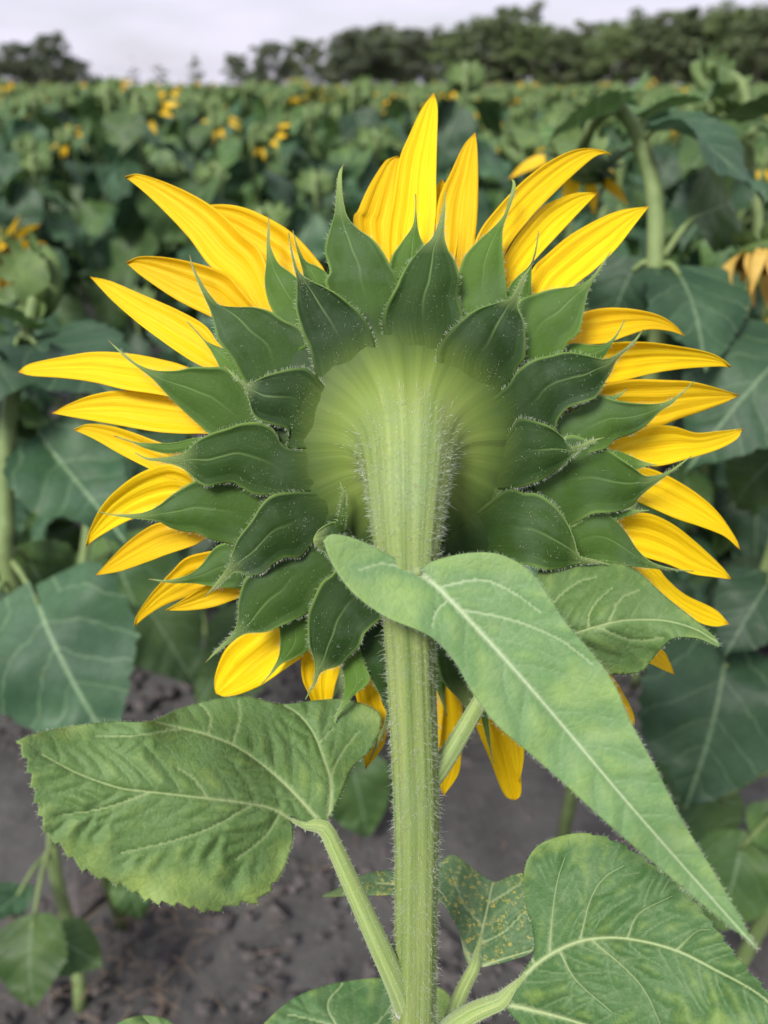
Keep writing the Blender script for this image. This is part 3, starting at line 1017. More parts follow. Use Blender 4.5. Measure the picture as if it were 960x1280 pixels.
def close_plant(label, stem_px, rads, leaves, foot=None, head=None, group='single plants just behind the big flower'):
    """stem_px: (px, py, depth) from top down; leaves: (att, base, tip, normal, mesh, width) in (px, py, depth)"""
    P = [W(*p) for p in stem_px]
    last = P[-1].copy()
    if foot is None:
        foot = np.array([last[0], last[1] + 0.02, -0.02])
    P.append((last * 0.45 + foot * 0.55) + np.array([0.004, 0, 0]))
    P.append(foot)
    r = empty('sunflower_plant', (float(foot[0]), float(foot[1]), 0.0))
    path = catmull([local(r, p) for p in P], 30)
    V, F, UV = tube(path, np.linspace(rads[0], rads[1], 30), 12, 5, 0.04)
    me = mesh('stem', V, F, True, UV); me.materials.append(M['fstem'])
    child('stem', me, r, Matrix.Identity(4))
    for att, base, tip, nrm, mi, wi in leaves:
        n = nrm[0] * RT + nrm[1] * UP - nrm[2] * FW        # right, up, towards the camera
        add_leaf(r, local(r, W(*att)), local(r, W(*base)), local(r, W(*tip)), n, LEAFS[mi], wi, 0.004, 0.01)
    if head:
        hp, hf, kind, s = head
        f = hf[0] * RT + hf[1] * UP - hf[2] * FW
        add_head(r, local(r, W(*hp)), f, kind, s, np.random.default_rng(77))
    return tag(r, label, 'sunflower', group)


close_plant('sunflower plant at left edge with pale thick stem and broad leaf over the soil',
            [(47, 362, 1.115), (40, 390, 1.10), (30, 430, 1.09), (17, 490, 1.08), (8, 560, 1.07), (8, 650, 1.07), (14, 730, 1.08)], (0.009, 0.0135),
            [((38, 400, 1.10), (36, 412, 1.08), (-20, 372, 1.0), (0, 0.9, 0.5), 5, 0.9),
             ((30, 430, 1.09), (45, 430, 1.06), (165, 470, 0.98), (0.1, 0.9, 0.5), 0, 1.15),
             ((30, 430, 1.09), (20, 432, 1.06), (-70, 480, 0.95), (0, 0.8, 0.6), 2, 1.2),
             ((30, 440, 1.09), (40, 442, 1.10), (150, 505, 1.2), (0, 0.8, 0.6), 6, 1.1),
             ((14, 700, 1.07), (48, 756, 0.98), (105, 925, 0.86), (-0.1, 0.55, 0.85), 2, 1.05),
             ((16, 615, 1.07), (66, 566, 1.08), (150, 665, 1.0), (0.2, 0.35, 0.9), 4, 1.0),
             ((12, 690, 1.07), (35, 700, 1.12), (95, 790, 1.15), (0, 0.7, 0.5), 3, 1.0),
             ((14, 720, 1.08), (-10, 760, 1.05), (-120, 860, 1.0), (-0.2, 0.6, 0.7), 0, 1.0)],
            head=((48, 352, 1.12), (0.5, 0.1, -0.8), 'green', 0.9))

close_plant('sunflower plant at the lower left whose slim stem meets the soil among dry litter',
            [(124, 540, 1.48), (120, 570, 1.45), (105, 700, 1.42), (88, 850, 1.40), (66, 1050, 1.39), (90, 1170, 1.39)], (0.008, 0.012),
            [((66, 1045, 1.39), (40, 1160, 1.22), (22, 1266, 1.14), (-0.1, 0.6, 0.7), 3, 1.15),
             ((80, 1165, 1.39), (62, 1172, 1.28), (125, 1190, 1.24), (0, 0.9, 0.4), 9, 0.9),
             ((66, 1060, 1.39), (22, 1120, 1.3), (-40, 1165, 1.2), (0, 0.9, 0.4), 4, 1.0),
             ((90, 860, 1.40), (160, 1090, 1.36), (172, 1165, 1.32), (0.1, 0.4, 0.8), 7, 0.85),
             ((100, 760, 1.42), (170, 740, 1.5), (250, 850, 1.45), (0.2, 0.5, 0.7), 1, 1.0),
             ((104, 720, 1.42), (140, 690, 1.5), (190, 800, 1.42), (0.1, 0.5, 0.7), 3, 1.0),
             ((112, 640, 1.43), (80, 620, 1.5), (20, 680, 1.5), (0, 0.7, 0.5), 0, 1.0)],
            foot=np.array([W(106, 1277, 1.42)[0], W(106, 1277, 1.42)[1], -0.02]),
            head=((126, 530, 1.5), (0.3, 0.2, -0.9), 'green', 0.9))

close_plant('tall sunflower plant at upper right with forked stem and large arched leaves against the trees',
            [(728, 186, 1.06), (738, 160, 1.04), (760, 138, 1.0), (778, 140, 0.98), (800, 175, 0.97), (816, 230, 0.96), (820, 290, 0.96), (818, 360, 0.97), (822, 440, 0.98)], (0.008, 0.0125),
            [((780, 142, 0.98), (772, 140, 0.97), (676, 158, 0.90), (-0.2, 0.85, 0.15), 5, 1.1),
             ((800, 175, 0.97), (805, 148, 1.0), (905, 104, 1.02), (0.1, 0.9, 0.35), 5, 1.0),
             ((830, 320, 0.96), (876, 268, 0.98), (975, 232, 1.0), (-0.1, -0.3, 0.9), 7, 1.0),
             ((800, 180, 0.97), (838, 160, 0.92), (985, 215, 0.86), (0.15, 0.75, 0.65), 0, 0.95),
             ((822, 335, 0.97), (850, 345, 0.94), (905, 440, 0.86), (0.2, 0.55, 0.8), 0, 1.25),
             ((818, 335, 0.97), (790, 340, 0.98), (740, 430, 1.0), (-0.3, 0.5, 0.8), 2, 1.2),
             ((822, 400, 0.97), (868, 430, 1.0), (905, 560, 1.0), (0.4, 0.4, 0.8), 6, 1.0),
             ((806, 190, 0.97), (770, 200, 1.05), (722, 252, 1.1), (-0.2, 0.7, 0.6), 2, 1.0)],
            head=((722, 204, 1.08), (-0.2, -0.6, -0.8), 'few', 0.8))

close_plant('sunflower plant cut by the right edge with a wilted orange flower hanging its petals',
            [(962, 308, 0.965), (968, 284, 0.97), (984, 274, 0.98), (1000, 330, 1.0), (1000, 460, 1.0), (995, 600, 1.0)], (0.009, 0.0125),
            [((1000, 420, 1.0), (985, 440, 0.92), (868, 535, 0.84), (-0.2, 0.55, 0.85), 2, 0.95),
             ((1000, 150, 1.05), (1000, 150, 1.05), (880, 120, 1.1), (0, 0.95, 0.3), 1, 1.0),
             ((998, 520, 1.0), (985, 560, 1.0), (880, 640, 1.06), (0, 0.5, 0.8), 7, 0.9),
             ((996, 600, 1.0), (960, 730, 1.0), (905, 812, 0.96), (-0.1, 0.7, 0.6), 0, 1.0)],
            head=((960, 322, 0.965), (-0.10, -0.95, 0.05), 'wilt', 0.72))

close_plant('sunflower plant at the lower right with a broad heart leaf facing the camera',
            [(1028, 712, 1.14), (1010, 760, 1.12), (1000, 860, 1.12), (990, 960, 1.13), (985, 1080, 1.15)], (0.010, 0.0125),
            [((1000, 850, 1.12), (905, 832, 1.03), (878, 1022, 0.94), (-0.1, 0.45, 0.9), 2, 1.08),
             ((990, 1000, 1.13), (925, 1062, 1.18), (905, 1190, 1.14), (-0.1, 0.4, 0.8), 3, 1.0),
             ((995, 950, 1.13), (900, 1000, 1.25), (750, 990, 1.3), (0, 0.6, 0.6), 1, 1.0),
             ((990, 980, 1.13), (960, 1020, 1.2), (1000, 1100, 1.1), (0, 0.6, 0.6), 5, 1.0),
             ((1005, 800, 1.12), (975, 745, 1.05), (890, 770, 1.0), (0, 0.9, 0.35), 4, 0.9),
             ((1000, 830, 1.12), (930, 720, 1.3), (850, 690, 1.4), (0, 0.7, 0.5), 3, 1.0)],
            head=((1030, 700, 1.15), (0.3, 0.3, -0.8), 'green', 0.9))

close_plant('sunflower plant behind the big flower with dark leaves low over the bare soil',
            [(420, 668, 1.79), (420, 705, 1.75), (425, 800, 1.72), (430, 900, 1.70), (432, 980, 1.70)], (0.008, 0.011),
            [((425, 820, 1.72), (330, 790, 1.7), (220, 860, 1.6), (0, 0.7, 0.6), 3, 1.1),
             ((428, 880, 1.72), (440, 960, 1.6), (470, 1060, 1.55), (0.1, 0.5, 0.7), 3, 1.0),
             ((425, 810, 1.72), (520, 780, 1.7), (620, 830, 1.65), (0.1, 0.7, 0.6), 1, 1.1),
             ((428, 850, 1.72), (400, 900, 1.6), (420, 985, 1.55), (0, 0.6, 0.6), 4, 1.0)],
            head=((420, 660, 1.8), (0.2, 0.3, -0.9), 'green', 0.9))

close_plant('small blurred sunflower at the left edge with green back and fringe of yellow petals',
            [(2, 316, 1.91), (-8, 304, 1.93), (-16, 315, 1.93), (-20, 360, 1.92), (-22, 500, 1.95), (-20, 640, 2.0)], (0.008, 0.012),
            [((-20, 380, 1.92), (10, 380, 1.85), (75, 425, 1.8), (0.1, 0.8, 0.5), 0, 1.0),
             ((-20, 350, 1.92), (-50, 350, 1.9), (-110, 400, 1.9), (0, 0.8, 0.5), 2, 1.0)],
            head=((8, 320, 1.9), (0.95, -0.30, -0.12), 'bloom', 0.95))

close_plant('pale green sunflower head between the top petals and the tall upper right plant',
            [(672, 176, 1.62), (690, 168, 1.63), (704, 200, 1.64), (712, 300, 1.66), (716, 420, 1.68)], (0.009, 0.012),
            [((706, 220, 1.64), (690, 225, 1.6), (640, 262, 1.55), (-0.2, 0.8, 0.4), 5, 1.0),
             ((708, 240, 1.64), (735, 230, 1.62), (790, 265, 1.58), (0.2, 0.8, 0.4), 1, 1.0),
             ((712, 300, 1.66), (740, 300, 1.6), (780, 370, 1.55), (0.1, 0.7, 0.6), 0, 1.0)],
            head=((662, 190, 1.61), (-0.35, -0.5, -0.75), 'green', 1.15))
close_plant('pale green sunflower head at the upper right corner against the tall trees',
            [(902, 100, 1.5), (918, 96, 1.5), (932, 125, 1.5), (938, 220, 1.52), (940, 340, 1.55)], (0.009, 0.012),
            [((934, 140, 1.5), (920, 150, 1.45), (850, 200, 1.4), (-0.1, 0.8, 0.5), 1, 1.0),
             ((936, 170, 1.5), (960, 165, 1.48), (1030, 200, 1.45), (0.1, 0.8, 0.5), 3, 1.0),
             ((938, 230, 1.52), (905, 235, 1.5), (850, 300, 1.45), (-0.2, 0.7, 0.6), 4, 1.1)],
            head=((894, 108, 1.5), (-0.5, -0.4, -0.7), 'green', 1.1))


# ================================================================== the big sunflower
C0 = np.array([500.0, 555.0])          # middle of the head in the photograph
FOOT = W(520, 1330, 0.385)
hero = empty('sunflower', (float(FOOT[0]), float(FOOT[1]) + 0.12, 0.0))
tag(hero, 'big yellow sunflower in the foreground seen from behind, green bracts around its thick stem', 'sunflower')


def hpart(name, me, mat, parent=None):
    o = bpy.data.objects.new(name, me)
    if mat is not None and not me.materials: me.materials.append(mat)
    col.objects.link(o)
    if parent is None:
        o.parent = hero
        o.matrix_parent_inverse = Matrix.Translation(-hero.location)
    else:
        o.parent = parent
    return o


def Z(x, y):
    r2 = (np.asarray(x) - C0[0]) ** 2 + (np.asarray(y) - C0[1]) ** 2
    return 0.384 + 0.026 * r2 / 360.0 ** 2


def swell(x, y):
    """how far the fleshy middle of the head's back stands out, in metres"""
    r = np.hypot(np.asarray(x) - 503, np.asarray(y) - 549)
    return 0.010 * (1 - sstep(105, 215, r))


# ---- stem with the flaring neck, ring by ring: x, y, depth, tilt of the axis into the picture, radius in px
RINGS = [(513, 1420, 0.395, 0, 27), (515, 1330, 0.385, 0, 26.5), (518, 1280, 0.380, 0, 26.5), (520, 1180, 0.371, 0, 26), (521, 1080, 0.362, 0, 26.5),
         (521, 1010, 0.356, 0, 28), (517, 900, 0.347, 0, 29), (512, 800, 0.340, 3, 30), (510, 740, 0.337, 9, 33), (509, 690, 0.337, 17, 39), (509, 640, 0.340, 29, 47),
         (510, 605, 0.3445, 41, 52), (510, 582, 0.3515, 54, 56), (509, 567, 0.3580, 66, 61), (508, 559, 0.3633, 76, 68), (507, 554, 0.3678, 83, 78), (506, 551, 0.3716, 87, 90),
         (505, 550, 0.3744, 89, 105), (503, 549, 0.3767, 90, 121), (502, 549, 0.3797, 90, 138), (502, 549, 0.3850, 90, 152)]


def build_stem():
    a = np.array(RINGS)
    t0 = np.linspace(0, 1, len(a))
    tt = np.linspace(0, 1, 130)
    ring = catmull(np.c_[a], 130) if False else np.stack([np.interp(tt, t0, a[:, k]) for k in range(5)], 1)
    for k in range(5):                       # soften the corners
        for _ in range(14):
            ring[1:-1, k] = (ring[:-2, k] + 2 * ring[1:-1, k] + ring[2:, k]) / 4
    n = 84
    ph = np.linspace(0, 2 * np.pi, n, endpoint=False)
    V, UV, NR, rad = [], [], [], []
    L = 0
    prev = None
    for (x, y, d, th, r) in ring:
        c = W(x, y, d)
        if prev is not None: L += np.linalg.norm(c - prev)
        prev = c
        th = R(th)
        b = -math.cos(th) * FW + math.sin(th) * UP
        k = sstep(35, 75, r)
        rr = r * d / FPX * (1 + (1 - k) * (0.035 * np.cos(6 * ph + 0.7) + 0.02 * np.cos(13 * ph + 2)) + k * 0.012 * np.cos(22 * ph + np.sin(5 * ph)))
        dirs = np.cos(ph)[:, None] * RT + np.sin(ph)[:, None] * b
        V.append(c + rr[:, None] * dirs)
        NR.append(dirs)
        UV.append(np.stack([ph / (2 * np.pi), np.full(n, L)], 1))
        rad.append(np.full(n, r / 100.0))
    # and on down to the ground, out of the picture
    low = []
    c0 = W(*RINGS[0][:3])
    g0 = np.array(hero.location)
    for q in np.linspace(1, 0.04, 14):
        c = c0 * (1 - q) + np.array([g0[0], g0[1], -0.02]) * q
        b = -FW + 0.6 * UP * 0
        rr = 27 * 0.395 / FPX * (1 + 0.25 * q) * (1 + 0.035 * np.cos(6 * ph + 0.7))
        dirs = np.cos(ph)[:, None] * RT + np.sin(ph)[:, None] * b
        low.append(c + rr[:, None] * dirs)
    nl = len(low)
    V = low + V
    UV = [np.stack([ph / (2 * np.pi), np.full(n, -q)], 1) for q in np.linspace(1, 0.04, nl)] + UV
    rad = [np.full(n, 0.27)] * nl + rad
    nr = len(V)
    F = [(i * n + j, i * n + (j + 1) % n, (i + 1) * n + (j + 1) % n, (i + 1) * n + j) for i in range(nr - 1) for j in range(n)]
    me = mesh('stem', np.vstack(V), F, True, np.vstack(UV), {'cd': np.concatenate(rad)})
    o = hpart('stem', me, None)
    # hairs on the part the camera sees
    pts, dirs, ln = [], [], []
    g = np.random.default_rng(2)
    step_ = np.r_[0, np.linalg.norm(np.diff(ring[:, :2], axis=0), axis=1)] * ring[:, 4]
    cum = np.cumsum(step_)
    for _ in range(10000):
        i = nl + int(np.searchsorted(cum, g.uniform(0, 1) * cum[-1])); j = int(g.integers(0, n))
        if ring[i - nl][4] > 62 + g.exponential(9): continue
        dr = NR[i - nl][j]
        if -dr.dot(FW) < -0.35: continue
        p = V[i][j] + (V[i + 1][j] - V[i][j]) * g.uniform() + (V[i][(j + 1) % n] - V[i][j]) * g.uniform()
        pts.append(p)
        dirs.append(dr + g.normal(0, 0.35, 3) + UP * g.uniform(-0.5, 0.3))
        ln.append(0.0008 + g.gamma(2.0, 0.0007))
    h = hpart('hairs', hair_mesh('stem_hairs', pts, dirs, np.array(ln), 0.00008), M['hair'], o)
    tag(h, kind='stuff')
    # longer soft hairs where the neck flares into the head
    return o


stem = build_stem()


def mat_neck():
    """the stem's green, running into the green of the head's back along the flare"""
    m, nt = newmat('stem_and_neck_green'); N = NT(nt)
    uv = N.n('ShaderNodeUVMap').outputs[0]
    pos = N.n('ShaderNodeNewGeometry').outputs['Position']
    rad = N.attr('cd')
    st = N.noise(N.map(uv, (26, 6, 1)), 1.0, 3, 0.6, 0.1)
    ray = N.noise(N.map(uv, (34, 0.5, 1)), 1.0, 3, 0.6, 0.2)
    fine = N.noise(N.map(uv, (90, 22, 1)), 1.0, 2, 0.5)
    c = N.mix(N.ramp(st, 0.32, 0.7), (0.14, 0.21, 0.055, 1), (0.275, 0.335, 0.110, 1))
    c = N.mix(N.math('MULTIPLY', N.ramp(N.noise(pos, 40, 3), 0.45, 0.75), 0.35), c, (0.19, 0.29, 0.15, 1))
    c = N.mix(N.math('MULTIPLY', N.ramp(N.noise(pos, 26, 4, 0.65, 0.4), 0.52, 0.72), 0.35), c, (0.13, 0.19, 0.055, 1))
    c = N.mix(N.math('MULTIPLY', N.ramp(N.noise(pos, 140, 3), 0.70, 0.76), 0.5), c, (0.16, 0.12, 0.05, 1))
    sp = N.vor(N.map(uv, (60, 300, 1)), 1.0, 'F1')
    c = N.mix(N.math('MULTIPLY', N.math('SUBTRACT', 1.0, N.ramp(sp.outputs['Distance'], 0.10, 0.2)), 0.30), c, (0.48, 0.53, 0.30, 1))
    rr = N.math('ADD', rad, N.math('MULTIPLY', N.math('SUBTRACT', ray, 0.5), 0.5))
    c = N.mix(N.mapr(rr, 0.50, 0.85), c, head_green(N, rr))
    b = N.bump(st, 0.4, 0.002)
    b = N.bump(fine, 0.3, 0.0006, b)
    N.finish(c, 0.55, b, spec=0.2)
    return m


stem.data.materials.append(mat_neck())


# ---- the head's back, and its face on the far side
def build_receptacle():
    n, m_ = 96, 40
    V, UV, rad = [], [], []
    a = np.linspace(0, 2 * np.pi, n, endpoint=False)
    prof = [(r, 0.0) for r in np.linspace(4, 205, m_)] + [(214, 0.006), (218, 0.014), (214, 0.022), (190, 0.030), (140, 0.036), (70, 0.039), (3, 0.040)]
    for r, dz in prof:
        x, y = C0[0] + r * np.cos(a), C0[1] + r * np.sin(a)
        d = Z(x, y) - swell(x, y) * (dz == 0) + dz + 0.0008 * np.sin(21 * a + np.sin(4 * a)) * sstep(60, 200, r) * (dz == 0)
        V.append(W(x, y, d)); UV.append(np.stack([a / (2 * np.pi), np.full(n, r / 236)], 1)); rad.append(np.hypot(x - 507, y - 548) / 100)
    F = [(i * n + j, (i + 1) * n + j, (i + 1) * n + (j + 1) % n, i * n + (j + 1) % n) for i in range(len(prof) - 1) for j in range(n)]
    me = mesh('receptacle', np.vstack(V), F, True, np.vstack(UV), {'cd': np.concatenate(rad)})
    me.materials.append(M['recep']); me.materials.append(M['disc'])
    mi = np.zeros(len(F), np.int32); mi[(m_ + 2) * n:] = 1
    me.polygons.foreach_set('material_index', mi)
    return hpart('receptacle', me, None)


build_receptacle()

# ---- ray petals, each by its two edges from foot to tip in the photograph
PETALS = [
 # (order offset mm, edge A, edge B)
 (-2, [(350, 400), (329, 321), (302, 291), (265, 258), (221, 234), (175, 218), (156, 221)], [(330, 420), (302, 367), (262, 332), (235, 296), (194, 253), (168, 230), (156, 221)]),
 (3, [(412, 352), (400, 329), (365, 291), (324, 267), (294, 257), (264, 256), (238, 262)], [(385, 372), (350, 350), (310, 322), (268, 290), (248, 272), (238, 262)]),
 (0, [(335, 402), (300, 360), (283, 342), (248, 330), (208, 322), (175, 321), (158, 328)], [(315, 425), (290, 408), (265, 397), (221, 375), (181, 348), (164, 334), (158, 328)]),
 (1, [(300, 455), (273, 429), (256, 407), (221, 387), (175, 367), (140, 352), (113, 346)], [(300, 480), (248, 455.5), (227, 443), (200, 424), (172, 403), (140, 375), (113, 346)]),
 (0, [(280, 480), (232, 458), (200, 449), (162, 442), (118, 440), (78, 446), (37, 455), (23, 465)], [(280, 512), (208, 495), (156, 487), (118, 478), (78, 472.6), (40, 470), (23, 465)]),
 (2, [(285, 512), (208, 494), (156, 488), (118, 493), (86, 505), (65, 516.5)], [(300, 545), (255, 542), (227, 542), (194, 539.5), (145, 531), (99, 523), (65, 516.5)]),
 (1, [(270, 575), (200, 553), (167, 541), (140, 533), (110, 530), (92, 537)], [(270, 610), (220, 600), (189, 587), (151, 568), (118, 549), (92, 537)]),
 (-1, [(310, 605), (244, 598), (233, 588), (209, 580), (174, 592), (144, 614), (125, 636), (112, 663), (107, 683)], [(310, 640), (260, 640), (225, 636), (193, 640), (160, 651), (125, 670), (107, 683)]),
 (2, [(300, 640), (240, 648), (201, 653), (182, 661), (158, 679), (136, 701), (120, 719)], [(310, 668), (263, 672), (242, 682), (209, 693), (185, 702), (150, 714), (120, 719)]),
 (0, [(315, 680), (263, 689), (233, 697), (215, 714), (190, 741), (171, 769), (168, 783)], [(320, 725), (280, 735), (242, 744), (209, 755), (185, 769), (168, 783)]),
 (3, [(330, 700), (280, 722), (252, 735), (225, 752), (207, 763)], [(345, 735), (301, 747), (266, 759), (236, 763), (207, 763)]),
 (1, [(350, 750), (325, 775), (302, 793), (281, 813), (270, 840), (268, 858), (270, 867)], [(410, 780), (381, 818), (362, 832), (329, 855), (302, 867), (282, 871), (270, 867)]),
 (2, [(385, 790), (377, 821), (378, 848), (386, 868), (394, 888), (402, 903)], [(435, 790), (426, 833), (419, 856), (414, 880), (408, 895), (402, 903)]),
 (3, [(430, 800), (440, 850), (447, 880), (453, 915), (454, 942), (457, 961)], [(475, 800), (476, 870), (488, 900), (484, 918), (476, 938), (457, 961)]),
 (2, [(520, 790), (528, 860), (536, 910), (546, 950), (550, 980), (554, 995)], [(575, 800), (578, 873), (579, 910), (577, 940), (573, 968), (554, 995)]),
 (4, [(505, 790), (504, 860), (510, 905), (520, 945), (533, 975)], [(548, 800), (556, 850), (554, 900), (548, 940), (533, 975)]),
 (1, [(575, 800), (585, 868), (592, 900), (613, 951), (626, 985), (634, 997), (643, 1000)], [(625, 800), (640, 890), (647, 930), (650, 957), (652, 984), (650, 996), (643, 1000)]),
 (4, [(610, 800), (620, 860), (630, 920), (640, 955), (649, 978)], [(650, 800), (658, 870), (656, 925), (654, 955), (649, 978)]),
 (3, [(690, 730), (740, 765), (790, 795), (826, 811), (836, 825), (843, 843)], [(670, 760), (720, 800), (770, 820), (808, 828), (826, 836), (843, 843)]),
 (3, [(690, 770), (735, 815), (765, 845), (781, 870), (792, 893), (793, 907)], [(650, 780), (690, 830), (725, 862), (760, 888), (780, 900), (793, 907)]),
 (2, [(740, 670), (790, 690), (823, 711), (832, 722), (856, 743), (894, 762), (911, 780)], [(720, 690), (770, 703), (796, 713), (815, 732), (842, 757), (872, 777), (894, 783), (911, 780)]),
 (0, [(720, 640), (770, 640), (794, 641), (815, 643), (842, 656), (870, 678), (902, 708), (914, 724)], [(720, 680), (780, 690), (831, 704), (864, 717), (891, 721), (914, 724)]),
 (1, [(730, 580), (780, 580), (810, 585), (837, 596), (870, 616), (897, 640), (918, 670), (925, 687)], [(730, 612), (770, 620), (796, 627), (842, 647), (875, 658), (905, 670), (925, 687)]),
 (-1, [(720, 545), (760, 552), (788, 541), (815, 532), (842, 533), (870, 541), (897, 539), (928, 536)], [(720, 572), (760, 578), (788, 579), (821, 583), (859, 574), (897, 562), (921, 549), (928, 536)]),
 (2, [(710, 490), (767, 478), (794, 474), (831, 475), (864, 477), (897, 485), (924, 494)], [(710, 525), (770, 530), (802, 533), (826, 532), (848, 524), (875, 515), (907, 503), (924, 494)]),
 (1, [(710, 445), (745, 434), (772, 428), (810, 428), (842, 432), (880, 439), (902, 448), (914, 459)], [(710, 475), (761, 479), (815, 467), (853, 461), (897, 458), (914, 459)]),
 (2, [(680, 425), (710, 400), (731, 390), (756, 385), (788, 386), (821, 393), (842, 405), (856, 420)], [(680, 440), (712, 432), (756, 429), (783, 420), (810, 412), (837, 414), (856, 420)]),
 (0, [(645, 385), (665, 338), (683, 319), (710, 296), (742, 277), (775, 263), (811, 258)], [(675, 405), (715, 360), (742, 338), (770, 311), (794, 280), (811, 258)]),
 (3, [(605, 370), (640, 305), (665, 272), (680, 257), (699, 248), (721, 241), (747, 241)], [(640, 385), (650, 348), (672, 321), (697, 294), (726, 263), (747, 241)]),
 (-1, [(580, 360), (596, 297), (620, 262), (653, 227), (683, 204), (710, 190), (732, 185), (753, 188), (765, 194)], [(622, 375), (631, 318), (661, 275), (688, 246), (715, 220), (742, 197), (756, 192), (765, 194)]),
 (1, [(545, 375), (543, 300), (548, 251), (564, 214), (580, 181), (594, 166)], [(585, 375), (593, 310), (597, 268), (598, 230), (597, 189), (594, 166)]),
 (-1, [(488, 375), (484, 300), (491, 249), (499, 200), (512, 168), (526, 138), (542, 116)], [(530, 375), (540, 310), (545, 262), (545, 222), (546, 181), (547, 135), (542, 116)]),
 (3, [(460, 370), (442, 281), (448, 262), (461, 233), (480, 203), (490, 197), (498, 195)], [(500, 370), (500, 320), (502, 270), (503, 235), (501, 205), (498, 195)]),
 (4, [(530, 375), (524, 300), (530, 262), (541, 240), (552, 224)], [(560, 375), (572, 300), (572, 262), (563, 240), (552, 224)]),
 (4, [(372, 395), (345, 352), (330, 330), (318, 318), (308, 312)], [(410, 380), (395, 345), (370, 325), (340, 312), (308, 312)]),
]


def blade(A, B, nu, nv):
    A, B = catmull(A, nu + 1), catmull(B, nu + 1)
    s = np.linspace(-1, 1, nv + 1)[None, :, None]
    P = A[:, None, :] * (1 - s) / 2 + B[:, None, :] * (1 + s) / 2
    wid = np.linalg.norm(A - B, axis=1)
    u = np.linspace(0, 1, nu + 1)[:, None] * np.ones((1, nv + 1))
    v = np.linspace(-1, 1, nv + 1)[None, :] * np.ones((nu + 1, 1))
    return P[..., 0], P[..., 1], u, v, wid


g3 = np.random.default_rng(12)
for o_, A, B in PETALS:
    nu, nv = 44, 16
    x, y, u, v, wid = blade(A, B, nu, nv)
    up_ = g3.uniform(-0.004, 0.012)
    tilt = g3.normal(0, 0.0035)
    ph = g3.uniform(0, 6.28, 4)
    k = np.clip(wid / 50, 0.2, 1.2)[:, None]
    d = Z(x, y) + 0.007 + 0.0011 * o_ + up_ * u ** 2 + tilt * v * k + g3.uniform(0.002, 0.006) * (1 - v ** 2) * k
    d = d + 0.0007 * k * (np.sin(11 * v + ph[0] + 2 * u) + 0.6 * np.sin(19 * v + ph[1] - 3 * u)) + 0.0012 * np.sin(7 * u + ph[2]) * np.abs(v) * k
    me = mesh('petal', W(x, y, d).reshape(-1, 3), grid_faces(nu, nv), True, np.stack([u, (v + 1) / 2], -1).reshape(-1, 2) + g3.uniform(0, 0.0))
    p = hpart('petal', me, M['petal'])
    solid(p, 0.00035)

